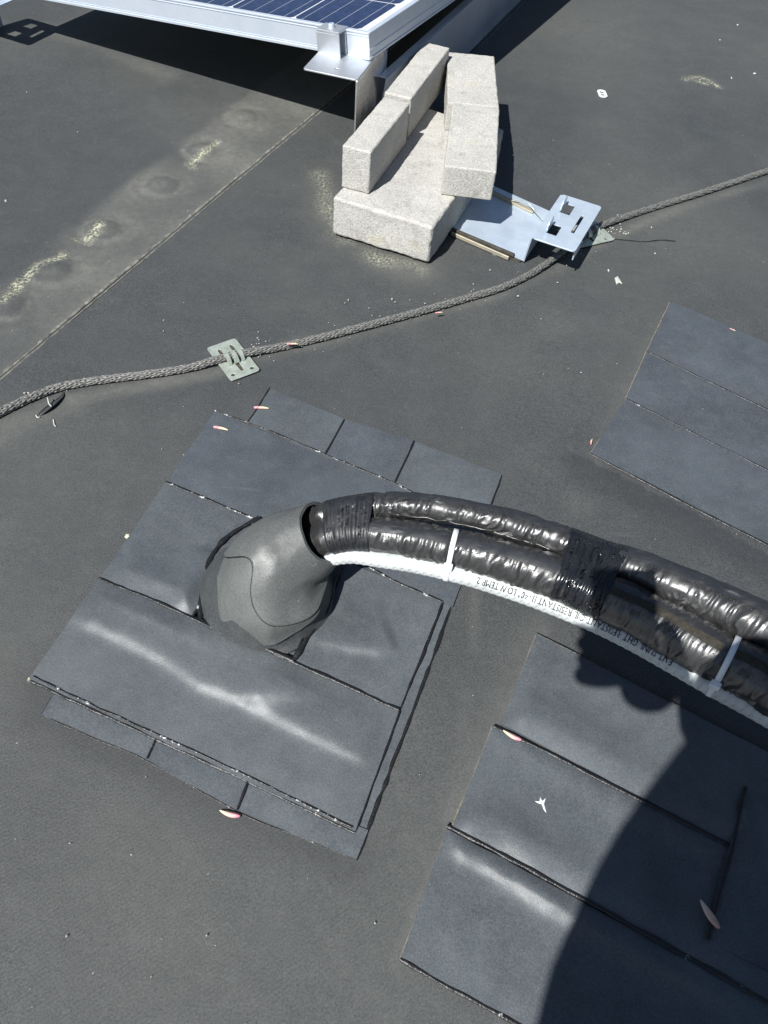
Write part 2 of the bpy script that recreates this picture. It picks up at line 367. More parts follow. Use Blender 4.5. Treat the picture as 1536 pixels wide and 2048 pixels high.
def roof_sheet(name, keep_upper):
    # rows parallel to the seam so that the sheet ends exactly on it
    Lg = np.r_[np.linspace(-9, -.75, 14), np.arange(-.7, 5.6, .0075), np.linspace(5.7, 14, 14)]
    if keep_upper: W = np.r_[np.linspace(0, .004, 3), np.arange(.01, 1.9, .0075), np.linspace(2.0, 12, 14)]
    else: W = -np.r_[np.linspace(-.03, 0.0, 3), np.arange(.006, 2.7, .0075), np.linspace(2.8, 12, 14)]
    L, Wg = np.meshgrid(Lg, W); X = sA[0]+sd_[0]*L+sn[0]*Wg; Y = sA[1]+sd_[1]*L+sn[1]*Wg
    Zb, du, po, so_ = roof_fields(X, Y)
    if keep_upper:
        Zb = Zb+SEAM_TH*(1-.0*Wg); X = X-sn[0]*0; verts = np.stack([X, Y, Zb], -1)
        low = verts[0].copy(); low[:, 2] -= SEAM_TH+.001; verts = np.concatenate([low[None], verts]); du = np.concatenate([du[:1], du]); po = np.concatenate([po[:1], po]); so_ = np.concatenate([so_[:1], so_])
    else:
        verts = np.stack([X, Y, Zb], -1)
    nv, nu = verts.shape[:2]
    me = bpy.data.meshes.new(name)
    idx = np.arange(nu*nv).reshape(nv, nu); q = np.stack([idx[:-1, :-1], idx[:-1, 1:], idx[1:, 1:], idx[1:, :-1]], -1).reshape(-1, 4)
    if not keep_upper: q = q[:, ::-1]
    me.vertices.add(nu*nv); me.vertices.foreach_set('co', verts.reshape(-1).astype(np.float32))
    me.loops.add(q.size); me.loops.foreach_set('vertex_index', q.reshape(-1).astype(np.int32))
    me.polygons.add(len(q)); me.polygons.foreach_set('loop_start', np.arange(0, q.size, 4, dtype=np.int32)); me.polygons.foreach_set('loop_total', np.full(len(q), 4, dtype=np.int32))
    me.update(calc_edges=True); me.polygons.foreach_set('use_smooth', np.ones(len(q), dtype=bool)); me.validate()
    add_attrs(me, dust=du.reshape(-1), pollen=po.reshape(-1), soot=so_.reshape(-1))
    o = link(name, me, M_ROOF); tag(o, kind='structure'); return o
roof_lo = roof_sheet('roof_membrane', False); roof_hi = roof_sheet('roof_membrane', True)
tag(roof_lo, 'dark grey rubber roof sheet around the pipe boot'); tag(roof_hi, 'dark grey rubber roof sheet beyond the diagonal seam')
# sky meets the ground far away: the roof deck runs on
def bead(pts, r, name, m, parent=None, z=.0008, seed=0, fl=.7):
    P = [np.r_[at(p[0], p[1])[:2], z if len(p) < 3 else p[2]] for p in pts]
    if parent is not None and 'strip' in parent.name: P = [p+np.array([0, 0, .0006+.42*float(patch_height(np.array([p[0]]), np.array([p[1]]))[0])]) for p in P]
    P, s = smoothpath(P, .003) if len(P) > 2 else (np.array([P[0]+(P[1]-P[0])*t for t in np.linspace(0, 1, max(3, int(np.linalg.norm(P[1]-P[0])/.003)))]), None)
    r = r*.92; fl = fl*.8
    n = len(P); i = np.arange(n); wob = (vnoise(i*.11, i*0+seed, 3)-.5)*.0013
    T, S, U = frames(P); P = P+S*wob[:, None]
    th = np.linspace(0, np.pi, 6); rr = r*(.6+.8*vnoise(i*.23, i*0+seed*3.1, 8))
    v = P[:, None, :]+rr[:, None, None]*(np.cos(th)[None, :, None]*S[:, None, :]+fl*np.sin(th)[None, :, None]*U[:, None, :])
    o = mk(name, v.reshape(-1, 3), gridfaces(6, n), m, None, True)
    if parent is not None: o.parent = parent
    return o
sb = bead([(-300, 1003), (0, 752), (160, 618), (320, 484), (480, 350), (640, 217), (890, 8)], .0036, 'seam_sealant', simple_rough('dusty sealant', (.26, .25, .215), (.05, .05, .046), 60, .8, 0, .5, .002), roof_hi, z=.0006, seed=4)
sb2 = bead([(-300, 1011), (6, 755), (166, 621), (326, 487), (486, 353), (646, 220), (896, 11)], .0016, 'seam_sealant', bpy.data.materials['dusty sealant'], roof_hi, z=.0003, seed=6)
sq = bead([(1215, 478), (1250, 481), (1290, 484), (1320, 481), (1351, 483)], .0022, 'sealant_smear', M_BEAD, roof_lo, seed=9)

# ------------------------------------------------------------------ flashing patches
CREASES = []       # (polyline ground, step height, half width, fade)
def crease(px, amp, wd, sgn=1): CREASES.append((pxl(px), amp, wd, sgn))
crease([(60, 1195), (140, 1242), (240, 1285), (330, 1330), (400, 1380), (460, 1403), (520, 1413), (590, 1402), (655, 1376)], .0072, .0085)
crease([(470, 1405), (540, 1440), (610, 1475), (680, 1508), (752, 1540)], .0066, .0085)
crease([(398, 1095), (372, 1160), (350, 1232)], .0040, .012)
crease([(215, 1150), (300, 1178), (390, 1222)], .0030, .014)
crease([(700, 1130), (780, 1175), (860, 1225), (850, 1330)], .0020, .014)
crease([(180, 1215), (260, 1235), (360, 1270), (450, 1300), (520, 1322), (600, 1348)], .0088, .015)
crease([(585, 1286), (640, 1292), (700, 1306), (760, 1312), (800, 1300)], .0052, .007)
crease([(975, 1465), (1040, 1508), (1120, 1552), (1220, 1608), (1400, 1702), (1600, 1806)], .0100, .015)
crease([(870, 1682), (950, 1722), (1030, 1770), (1110, 1826), (1250, 1908), (1500, 2040)], .0130, .013)
crease([(1293, 690), (1400, 740), (1536, 815), (1700, 900)], .0014, .010)
def patch_height(X, Y):
    H = .0005*(fbm(X*9, Y*9, 12))+.0012*fbm(X*20+4, Y*20, 18)+.0005*fbm(X*60, Y*60, 22)
    for pl, amp, wd, sgn in CREASES:
        d, s, t = polydist(X, Y, pl)
        near = np.exp(-(np.maximum(d-wd*2.2, 0)/.05)**2)
        ends = np.clip(np.minimum(t, 1-t)*9, 0, 1)
        am = amp*(.55+.9*fbm(X*13, Y*13, 41))
        H = H+am*ends*.5*(1+np.tanh(s*d/wd))*near
    # flat tent of the boot flange under the rubber
    return H
def strip(name, q, z, mt, parent, label=None, th=None, jag=.0006, seed=0, res=.0042, lift=True):
    c = [at(*p)[:2] for p in q]; c = [np.array(p) for p in c]
    L = max(np.linalg.norm(c[1]-c[0]), np.linalg.norm(c[2]-c[3])); Wd = max(np.linalg.norm(c[3]-c[0]), np.linalg.norm(c[2]-c[1]))
    nu, nv = max(6, int(L/res)), max(5, int(Wd/res)); u = np.linspace(0, 1, nu); v = np.linspace(0, 1, nv); U_, V_ = np.meshgrid(u, v)
    P = ((c[0][None, None]*(1-U_)[..., None]+c[1][None, None]*U_[..., None])*(1-V_)[..., None]+(c[3][None, None]*(1-U_)[..., None]+c[2][None, None]*U_[..., None])*V_[..., None])
    ex, ey = (c[1]-c[0])/L, (c[3]-c[0])/Wd
    jx = jag*2*(fbm(V_*Wd*30+seed, U_*0+seed*2.3, 3)-.5)*2; jy = jag*2*(fbm(U_*L*30+seed, V_*0+seed*1.3, 6)-.5)*2
    P = P+ex*(jx*(np.abs(U_-.5)*2)**6)[..., None]+ey*(jy*(np.abs(V_-.5)*2)**6)[..., None]
    X, Y = P[..., 0], P[..., 1]
    H = patch_height(X, Y) if lift else X*0
    edge = np.minimum(np.minimum(U_, 1-U_)*L, np.minimum(V_, 1-V_)*Wd); H = H*np.clip(.35+edge/.030*.65, 0, 1)
    Zt = z+H; verts = np.stack([X, Y, Zt], -1).reshape(-1, 3); idx = np.arange(nu*nv).reshape(nv, nu)
    rim = np.r_[idx[0, :], idx[1:, -1], idx[-1, -2::-1], idx[-2:0:-1, 0]]
    top2 = verts[rim].copy(); low = verts[rim].copy(); low[:, 2] = -.0015; base0 = len(verts); k = len(rim); base = base0+k
    f = [tuple(x) for x in np.stack([idx[:-1, :-1], idx[1:, :-1], idx[1:, 1:], idx[:-1, 1:]], -1).reshape(-1, 4)]
    me_f = f+[(base0+i, base0+(i+1) % k, base+(i+1) % k, base+i) for i in range(k)]
    o = mk(name, np.vstack([verts, top2, low]), me_f, mt, parent, True)
    me = o.data; sm = np.ones(len(me.polygons), dtype=bool); sm[len(f):] = False; me.polygons.foreach_set('use_smooth', sm)
    if label: o['label'] = label
    return o
fp = empty('flashing_patch'); tag(fp, 'large left patch of bluish black rubber strips glued round the pipe boot', 'flashing patch', 'rubber flashing patches on the roof')
P0, P1, P2, P3 = M_PATCH
strip('membrane_strip', [(560, 880), (1003, 952), (713, 1719), (400, 1240)], .0012, P2, fp, seed=1, lift=False, jag=.0003)
s1 = strip('membrane_strip', [(540, 778), (688, 840), (650, 912), (495, 846)], .0022, P0, fp, seed=2)
s2 = strip('membrane_strip', [(688, 840), (828, 884), (788, 970), (650, 912)], .0026, P1, fp, seed=3)
s3 = strip('membrane_strip', [(828, 884), (1003, 951), (966, 1046), (788, 970)], .0022, P0, fp, seed=4)
s4 = strip('membrane_strip', [(430, 825), (967, 1047), (905, 1216), (333, 968)], .0036, P1, fp, seed=5)
s5 = strip('membrane_strip', [(333, 968), (512, 1044), (386, 1242), (200, 1162)], .0050, P0, fp, seed=6)
s6 = strip('membrane_strip', [(694, 1126), (884, 1208), (797, 1424), (588, 1326)], .0050, P2, fp, seed=7)
s7 = strip('membrane_strip', [(200, 1162), (797, 1424), (710, 1665), (61, 1360)], .0060, P3, fp, seed=8)
s8 = strip('membrane_strip', [(112, 1383), (315, 1476), (296, 1520), (85, 1430)], .0030, P2, fp, seed=9)
s9 = strip('membrane_strip', [(313, 1477), (499, 1563), (475, 1622), (294, 1521)], .0034, P0, fp, seed=10)
s10 = strip('membrane_strip', [(497, 1563), (736, 1662), (713, 1720), (475, 1622)], .0030, P2, fp, seed=11)
bead([(430, 825), (495, 848), (540, 866)], .0014, 'sealant_bead', M_BEADW, s4, z=.004, seed=1)
bead([(540, 866), (650, 912), (720, 942), (790, 971), (830, 990), (966, 1048)], .0021, 'sealant_bead', M_BEADW, s4, z=.0045, seed=2)
bead([(540, 778), (515, 818), (495, 846)], .0014, 'sealant_bead', M_BEAD, s1, z=.0022, seed=3)
bead([(688, 842), (668, 880), (650, 912)], .0016, 'sealant_bead', M_BEAD, s2, z=.0034, seed=4)
bead([(828, 885), (808, 928), (788, 970)], .0016, 'sealant_bead', M_BEAD, s3, z=.0034, seed=5)
bead([(333, 968), (400, 997), (512, 1044)], .0022, 'sealant_bead', M_BEADW, s5, z=.0056, seed=6)
bead([(333, 968), (262, 1072), (200, 1162)], .0013, 'sealant_bead', M_BEAD, s5, z=.002, seed=7)
bead([(512, 1044), (450, 1140), (386, 1242)], .0022, 'sealant_bead', M_BEADW, s5, z=.0056, seed=8)
bead([(694, 1114), (790, 1167), (884, 1208)], .0021, 'sealant_bead', M_BEADW, s6, z=.0056, seed=9)
bead([(690, 1122), (668, 1190), (612, 1272), (589, 1325)], .0019, 'sealant_bead', M_BEADL, s6, z=.0064, seed=10)
bead([(884, 1206), (858, 1278), (797, 1424)], .0024, 'sealant_bead', M_BEAD, s6, z=.003, seed=11)
bead([(200, 1162), (300, 1205), (400, 1250), (500, 1293), (600, 1336), (700, 1380), (797, 1424)], .0026, 'sealant_bead', M_BEAD, s7, z=.0068, seed=12)
bead([(797, 1424), (758, 1535), (710, 1665)], .0022, 'sealant_bead', M_BEAD, s7, z=.003, seed=13)
bead([(61, 1362), (200, 1428), (350, 1497), (500, 1566), (710, 1667)], .0030, 'sealant_bead', M_BEAD, s7, z=.003, seed=14)
bead([(70, 1357), (200, 1420), (350, 1488), (500, 1558), (705, 1658)], .0016, 'sealant_bead', M_BEADW, s7, z=.0064, seed=15)
bead([(61, 1360), (120, 1275), (200, 1162)], .0010, 'sealant_bead', M_BEAD, s7, z=.001, seed=15)
bead([(112, 1385), (85, 1430)], .0016, 'sealant_bead', M_BEAD, s8, z=.001, seed=16)
bead([(315, 1478), (296, 1520)], .0020, 'sealant_bead', M_BEAD, s9, z=.004, seed=17)
bead([(497, 1565), (475, 1622)], .0020, 'sealant_bead', M_BEAD, s10, z=.004, seed=18)
bead([(1003, 951), (940, 1112), (858, 1335), (790, 1514), (713, 1720)], .0028, 'sealant_bead', M_BEAD, fp, z=.0005, seed=19)
bead([(85, 1430), (190, 1478), (296, 1522), (475, 1624), (600, 1674), (713, 1720)], .0009, 'sealant_bead', M_BEADL, fp, z=.0002, seed=20)

fq = empty('flashing_patch'); tag(fq, 'upper right patch of three parallel blue grey rubber strips, not touched by any pipe', 'flashing patch', 'rubber flashing patches on the roof')
def ex(p, q, x): return (x, p[1]+(q[1]-p[1])/(q[0]-p[0])*(x-p[0]))
a0, a1 = (1340, 605), ex((1340, 605), (1536, 690), 1900); b0, b1 = (1293, 705), ex((1293, 705), (1536, 822), 1900)
c0, c1 = (1250, 800), ex((1250, 800), (1536, 943), 1900); d0, d1 = (1180, 908), ex((1180, 908), (1536, 1090), 1900)
t1 = strip('membrane_strip', [a0, a1, b1, b0], .0040, P1, fq, seed=21, res=.006); t2 = strip('membrane_strip', [b0, b1, c1, c0], .0020, P1, fq, seed=22, res=.006)
t3 = strip('membrane_strip', [c0, c1, d1, d0], .0034, P1, fq, seed=23, res=.006)
bead([b0, (1400, 757), (1536, 823), b1], .0021, 'sealant_bead', M_BEAD, t1, z=.002, seed=24); bead([c0, (1290, 820)], .0022, 'sealant_bead', M_BEADW, t2, z=.003, seed=26)
bead([(1290, 820), (1400, 876), (1536, 944), c1], .0018, 'sealant_bead', M_BEAD, t2, z=.003, seed=25)
bead([d0, (1300, 971), (1420, 1034), (1536, 1092), d1], .0026, 'sealant_bead', M_BEAD, t3, z=.001, seed=27); bead([a0, (1430, 645), (1536, 690), a1], .0012, 'sealant_bead', M_BEAD, t1, z=.001, seed=28)

fr = empty('flashing_patch'); tag(fr, 'lower right patch of overlapping rubber strips partly under the shadow of the photographer', 'flashing patch', 'rubber flashing patches on the roof')
m0, m1 = (1072, 1270), ex((1072, 1270), (1536, 1505), 1850); n0, n1 = (985, 1455), ex((985, 1455), (1455, 1695), 1850)
o0, o1 = (897, 1655), ex((897, 1655), (1536, 2005), 1850); p0, p1 = (800, 1918), (1500, 2296)
u1 = strip('membrane_strip', [m0, m1, n1, (1000, 1452)], .0050, P2, fr, seed=31, res=.005)
u2 = strip('membrane_strip', [n0, n1, o1, (903, 1655)], .0036, P0, fr, seed=32, res=.005)
u3 = strip('membrane_strip', [(893, 1660), o1, p1, p0], .0020, P0, fr, seed=33, res=.005)
u4 = strip('membrane_strip', [(1482, 1580), (1850, 1706), (1850, 2085), (1405, 1885)], .0085, P1, fr, seed=34, res=.006)
bead([m0, (1200, 1335), (1370, 1421), (1536, 1506), m1], .0018, 'sealant_bead', M_BEAD, u1, z=.0048, seed=35)
bead([(985, 1455), (1100, 1514), (1200, 1565), (1330, 1631), (1455, 1695)], .0027, 'sealant_bead', M_BEAD, u1, z=.0046, seed=36)
bead([(893, 1653), (1000, 1712), (1150, 1794), (1330, 1893), (1536, 2006), o1], .0031, 'sealant_bead', M_BEAD, u2, z=.0034, seed=37)
bead([(800, 1918), (900, 1976), (1035, 2048), p1], .0026, 'sealant_bead', M_BEADL, u3, z=.001, seed=38)
bead([(1482, 1580), (1455, 1695), (1430, 1790), (1405, 1885)], .0033, 'sealant_bead', M_BEAD, u4, z=.0118, seed=39)
bead([(1072, 1270), (1002, 1452)], .0009, 'sealant_bead', simple_rough('tan glue line', (.24, .21, .15), (.10, .09, .07), 150, .9), u1, z=.0006, seed=40)
bead([(985, 1455), (903, 1655)], .0010, 'sealant_bead', bpy.data.materials['tan glue line'], u2, z=.0006, seed=41)
bead([(893, 1660), (870, 1730), (845, 1800), (800, 1918)], .0010, 'sealant_bead', bpy.data.materials['tan glue line'], u3, z=.0006, seed=42)
for pp, par in (([(1338, 606), (1293, 703), (1250, 798)], t1), ([(1250, 800), (1216, 855), (1180, 907)], t3)): bead(pp, .0010, 'sealant_bead', bpy.data.materials['tan glue line'], par, z=.0006, seed=43)

# ------------------------------------------------------------------ solar panel, brackets and rail
ZC = float(on_a(739.7, 120.3, 1.725)[2])-.0005
pc = on_a(739.7, 120.3, 1.725); pl = on_a(91, 0, 1.805)
UX = (pl-pc)/np.linalg.norm(pl-pc); UY = A3-UX*(A3@UX); UY /= np.linalg.norm(UY); UZ = np.cross(UY, UX); UZ = UZ if UZ[2] > 0 else -UZ
PW, PLN, PH = 1.20, 2.0, .056
sp_ = empty('solar_panel', V(pc)); tag(sp_, 'tilted solar panel with silver frame and dark blue cells at the top edge', 'solar panel')
def pbox(name, r, m, bev=.0012): return adopt(box(name, pc, UX, UY, UZ, r, m, None, bev, 1), sp_)
for nm, r in (('frame_rail', (0, PW, 0, .0022, 0, PH)), ('frame_rail', (0, PW, PLN-.0022, PLN, 0, PH)), ('frame_rail', (0, .0022, .0023, PLN-.0023, 0, PH)), ('frame_rail', (PW-.0022, PW, .0023, PLN-.0023, 0, PH))):
    pbox(nm, r, M_ANOD, .0006)
# profiled lips: top lip, mid rib, bottom flange on each visible side
LIP = .013
for nm, r in (('frame_lip', (0, PW, .0023, LIP, PH-.0035, PH-.0003)), ('frame_lip', (.0023, LIP, LIP+.0002, PLN-LIP, PH-.0035, PH-.0003)), ('frame_lip', (PW-LIP, PW-.0023, LIP+.0002, PLN-LIP, PH-.0035, PH-.0003)), ('frame_lip', (.0023, PW-.0023, PLN-LIP, PLN-.0023, PH-.0035, PH-.0003)),
              ('frame_groove', (.0001, PW-.0001, -.0012, -.0001, PH-.009, PH-.007)), ('frame_groove', (0, PW, -.0016, -.0001, PH-.0035, PH)), ('frame_groove', (-.0002, PW, -.0020, -.0001, 0, .006)), ('frame_groove', (.0, PW, -.0010, -.0001, .0085, .0100)),
              ('frame_groove', (-.0018, -.0001, 0, PLN, .0, .0045)), ('frame_groove', (-.0014, -.0001, 0, PLN, .020, .0215)), ('frame_groove', (-.0012, -.0001, 0, PLN, PH-.0035, PH-.0005)), ('frame_flange', (.0023, .036, .0023, PLN-.0023, .0, .002)), ('frame_flange', (.037, PW-.0023, .0023, .036, .0, .002))):
    pbox(nm, r, M_ANOD, .0004)
M_BACK = simple_rough('white laminate', (.70, .72, .74), (.66, .68, .71), 20, .18, 0, 0)
pbox('backsheet', (LIP*.6, PW-LIP*.6, LIP*.6, PLN-LIP*.6, PH-.0085, PH-.0045), M_BACK, 0)
mc, ntc, bc = mat('silicon cell', (.010, .020, .07), .16, 0, .5)
cc = coord(ntc); ng = nz(ntc, cc, 45, 3); vor = N(ntc, 'ShaderNodeTexVoronoi'); vor.inputs['Scale'].default_value = 110; ntc.links.new(cc, vor.inputs['Vector'])
bw = N(ntc, 'ShaderNodeRGBToBW'); ntc.links.new(vor.outputs['Color'], bw.inputs[0])
ntc.links.new(mix(ntc, bw.outputs[0], (.007, .014, .050), (.022, .036, .105)), bc.inputs['Base Color'])
M_BUS = mat('silver busbar', (.62, .66, .74), .35, .5)[0]
# cell layout from the two gaps seen on the front edge
CS, GAP = .1835, .0045
def cell_mesh():
    c = .0085; h = CS/2; pts = [(-h+c, -h), (h-c, -h), (h, -h+c), (h, h-c), (h-c, h), (-h+c, h), (-h, h-c), (-h, -h+c)]
    v = [pc*0+UX*x+UY*y+UZ*0 for x, y in pts]; f = [tuple(range(8))]; mi = [0]
    for k in range(4):
        x = -h+CS*(k+.5)/4; b = len(v); wd = .00075
        v += [UX*(x-wd)+UY*(-h)+UZ*.0003, UX*(x+wd)+UY*(-h)+UZ*.0003, UX*(x+wd)+UY*h+UZ*.0003, UX*(x-wd)+UY*h+UZ*.0003]; f.append((b, b+1, b+2, b+3)); mi.append(1)
    me = bpy.data.meshes.new('solar_cell'); me.from_pydata([tuple(map(float, q)) for q in v], [], f)
    for p, i in zip(me.polygons, mi): p.material_index = i
    me.materials.append(mc); me.materials.append(M_BUS); return me
CM = cell_mesh(); x0 = (PW-6*CS-5*GAP)/2; y0 = LIP+.010
for i in range(6):
    for j in range(10):
        o = bpy.data.objects.new('solar_cell', CM); COL.objects.link(o); o.parent = sp_
        o.location = V(UX*(x0+CS/2+i*(CS+GAP))+UY*(y0+CS/2+j*(CS+GAP))+UZ*(PH-.0040))

# high bracket: plate on top, one leg down to the roof
hb = empty('panel_bracket', V(at(714, 160, ZC)*[1, 1, 0])); tag(hb, 'tall bare metal bracket holding up the raised corner of the solar panel', 'bracket')
q0, q1, q2 = at(714, 160, ZC-.002), at(606, 137, ZC-.002), at(796, 86, ZC-.002)
bx = (q1-q0); bl = np.linalg.norm(bx); bx /= bl; by = (q2-q0); bw_ = np.linalg.norm(by); by /= bw_
by = by-bx*(by@bx); by /= np.linalg.norm(by)
T_ = .0035
adopt(plate('top_plate', rounded(0, bl, 0, bw_, .006), [rounded(bl*.42, bl*.50, .030, .036, .002)], T_, frame(q0-Z3*T_, bx, by, Z3), M_ALU, None, .0005), hb)
M_LEG = simple_rough('polished aluminium leg', (.80, .80, .80), (.72, .72, .73), 25, .16, .95, .12, .002, r2=.3)
lg = plate('leg', rounded(0, bw_, -(q0[2]-T_-.004), .0, .006), [], T_, frame(q0-bx*.0005-Z3*.0012, by, Z3, bx), M_LEG, None, .0005)
lg.data.transform(Matrix.Translation(V(-bx*T_*.0))); adopt(lg, hb)
adopt(box('foot_plate', q0*[1, 1, 0], bx, by, Z3, (-.10, .0, 0, bw_, .0015, .0045), M_ALU, None, .0006, 1), hb)
# clamp on the frame
cl = empty('frame_clamp', V(pc)); tag(cl, 'small silver end clamp bolted over the front edge of the solar panel frame', 'clamp')
cx0, cx1 = .060, .122
def cbox(name, r, b=.0015): return adopt(box(name, pc, UX, UY, UZ, r, M_ALU, None, b, 2), cl)
cbox('clamp_wall', (cx0, cx1, -.034, -.030, -.001, PH-.002)); cbox('clamp_wall', (cx0, cx1, -.0060, -.0024, -.001, PH-.002))
cbox('clamp_top', (cx0, cx1, -.034, .010, PH-.0015, PH+.0035)); cbox('clamp_foot', (cx0, cx1, -.034, -.003, -.0015, .002))
def cyl(name, o, ax, r, h, n, m, parent=None, hole=0):
    ax = Vector(ax).normalized(); t = ax.orthogonal().normalized(); s = ax.cross(t); v = []; f = []
    prof = [(r*.0 if not hole else hole, 0), (r, 0), (r, h*.85), (r*.88, h)] + ([(hole, h), (hole, h*.3), (0.0001, h*.3)] if hole else [(0.0001, h)])
    for rr, z in prof:
        for k in range(n):
            a = 2*math.pi*k/n; v.append(Vector(o)+ax*z+(t*math.cos(a)+s*math.sin(a))*rr)
    f = gridfaces(n, len(prof), True); return mk(name, v, f, m, parent)
bo = pc+UX*(cx0+cx1)/2+UY*(-.014)+UZ*(PH+.0035)
adopt(cyl('bolt_washer', V(bo), UZ, .010, .0015, 24, M_ALU), cl); adopt(cyl('bolt_head', V(bo+UZ*.0015), UZ, .0072, .007, 20, M_GALV, None, .0038), cl)

# wind deflector rail
dr = empty('wind_deflector'); tag(dr, 'long upright sheet metal wind deflector running away behind the concrete bricks', 'wind deflector')
r0 = at(767, 168, .2); av, bv = r0@A3, r0@B3
def AB(a, b, z): return A3*a+B3*b+Z3*z
def sheet(name, pts, a0, a1, th, m, parent):
    """constant section (b,z) polyline with thickness, extruded along A"""
    P = np.array(pts, float); d = np.gradient(P, axis=0); d /= np.linalg.norm(d, axis=1)[:, None]; n = np.stack([-d[:, 1], d[:, 0]], 1)*th
    ring = np.vstack([P, (P+n)[::-1]]); k = len(ring); v = [AB(a, b, z) for a in (a0, a1) for b, z in ring]
    f = [(i, (i+1) % k, k+(i+1) % k, k+i) for i in range(k)]
    h = len(P)
    for o_ in (0, k):
        for i in range(h-1): f.append((o_+i, o_+i+1, o_+k-2-i, o_+k-1-i))
    return mk(name, v, f, m, parent)
sheet('deflector_sheet', [(.7905, .004), (.7900, .03), (.7705, .172), (.7700, .1800), (.7715, .1800)], 1.80, 6.5, .002, M_DEFL, dr)
sheet('top_flange', [(.7720, .1802), (.7870, .1802)], 1.80, 6.5, .0025, M_GALV, dr); sheet('bottom_flange', [(.820, .004), (.7925, .004)], 1.80, 6.5, .002, M_DEFL, dr)
sheet('flange_lip', [(.7895, .180), (.7895, .160)], 1.80, 6.5, .002, M_GALV, dr)

# unused low bracket with tray
def low_bracket(root, P4, hgt, tabs=True):
    """P4: top plate corners near-left, near-right, far-right, far-left (world xy)"""
    nl, nr, frr, fl_ = [np.array([*p[:2], 0.0]) for p in P4]
    cc_ = (nl+nr+frr+fl_)/4; ey0 = (fl_-nl+frr-nr)/2; dd = np.linalg.norm(ey0); ey0 /= dd; ex0 = np.cross(ey0, Z3); ww = abs(((nr-nl+frr-fl_)/2)@ex0)*1.04
    nl, nr, fl_ = cc_-ex0*ww/2-ey0*dd/2, cc_+ex0*ww/2-ey0*dd/2, cc_-ex0*ww/2+ey0*dd/2
    ex_ = nr-nl; w_ = np.linalg.norm(ex_); ex_ /= w_; ey_ = fl_-nl; d_ = np.linalg.norm(ey_); ey_ -= ex_*(ey_@ex_); ey_ /= np.linalg.norm(ey_)
    o = nl+Z3*(hgt-.003)
    def hole(x0, x1, y0, y1): return [(w_*x0, d_*y0), (w_*x1, d_*y0), (w_*x1, d_*y1), (w_*x0, d_*y1)]
    adopt(plate('top_plate', rounded(0, w_, 0, d_, .008), [hole(.19, .44, .17, .37)[::-1], hole(.19, .44, .63, .84)[::-1], hole(.68, .76, .32, .70)[::-1]], .003, frame(o, ex_, ey_, Z3), M_GALV, None, .0004), root)
    for y in (.27, .735):
        if tabs: adopt(plate('tab', [(-.0, 0), (d_*.19, 0), (d_*.19, .018), (d_*.15, .024), (d_*.05, .024), (0, .016)], [], .003, frame(o+ex_*w_*.19+ey_*d_*(y-.10)+Z3*.003, ey_, Z3, ex_), M_GALV, None, .0004), root)
    return o, ex_, ey_, w_, d_
lb = empty('ballast_bracket', V(at(1090, 480)*[1, 1, 0])); tag(lb, 'galvanised bracket with square cut holes, its tray held down by the concrete block', 'bracket', 'low brackets with square holes')
ZP = .074
o, ex_, ey_, w_, d_ = low_bracket(lb, [at(1062, 481, ZP), at(1152, 498, ZP), at(1204, 409, ZP), at(1124, 392, ZP)], ZP)
# leg between tray and plate
g0, g1 = at(1049, 521, .008), at(1112, 428, .008)
t0, t1_ = o, o+ey_*d_
vv = [g0, g1, t1_, t0]; nrm = np.cross(vv[1]-vv[0], vv[3]-vv[0]); nrm /= np.linalg.norm(nrm)
adopt(mk('leg', [p for p in vv]+[p-nrm*.003 for p in vv], [(0, 1, 2, 3), (7, 6, 5, 4), (0, 4, 5, 1), (1, 5, 6, 2), (2, 6, 7, 3), (3, 7, 4, 0)], M_GALV), lb)
gx = at(905, 452, .008); gy = at(985, 375, .008)
h0, h1 = at(780, 400, .008), at(850, 310, .008)
def prism(name, ring, z0, z1, m, parent=None):
    k = len(ring); v = [np.array([p[0], p[1], z0]) for p in ring]+[np.array([p[0], p[1], z1]) for p in ring]
    f = [tuple(range(k))[::-1], tuple(range(k, 2*k))]+[(i, (i+1) % k, k+(i+1) % k, k+i) for i in range(k)]
    bm = bmesh.new(); bv_ = [bm.verts.new(tuple(map(float, p))) for p in v]
    for q in f: bm.faces.new([bv_[i] for i in q])
    bmesh.ops.recalc_face_normals(bm, faces=bm.faces); return mkbm(name, bm, m, parent)
adopt(prism('tray', [g0, g1, h1, h0], .0052, .0082, M_GALV), lb)
adopt(prism('rubber_pad', [at(1040, 526)*1, at(1105, 436)*1, at(850, 310), at(780, 416)], -.002, .0050, M_MAT), lb)
def bar(name, p, q, hw, z0, z1, m, parent, bev=.0008):
    p = np.array(p)*[1, 1, 0]; q = np.array(q)*[1, 1, 0]; d = q-p; L = np.linalg.norm(d); d /= L; s = np.cross(Z3, d)
    return adopt(box(name, p, d, s, Z3, (0, L, -hw, hw, z0, z1), m, None, bev, 1), parent)
M_TAN = simple_rough('tan zinc lip', (.42, .38, .28), (.30, .28, .22), 40, .5, .3, .3, .001)  # tan base colour for the tray lips
bar('tray_lip', at(900, 458, .01), at(1028, 512, .01), .004, .0085, .015, M_MAT, lb)
bar('tray_lip', at(903, 464, .01), at(1018, 514, .01), .0022, .002, .011, M_TAN, lb)
bar('tray_lip', at(965, 377, .01), at(1068, 425, .01), .007, .0085, .014, M_TAN, lb)
fl = o+ex_*w_
adopt(box('end_flange', fl, ex_, ey_, Z3, (-.0035, -.0005, d_*.06, d_*.30, -.026, -.0003), M_GALV, None, .0005, 1), lb)
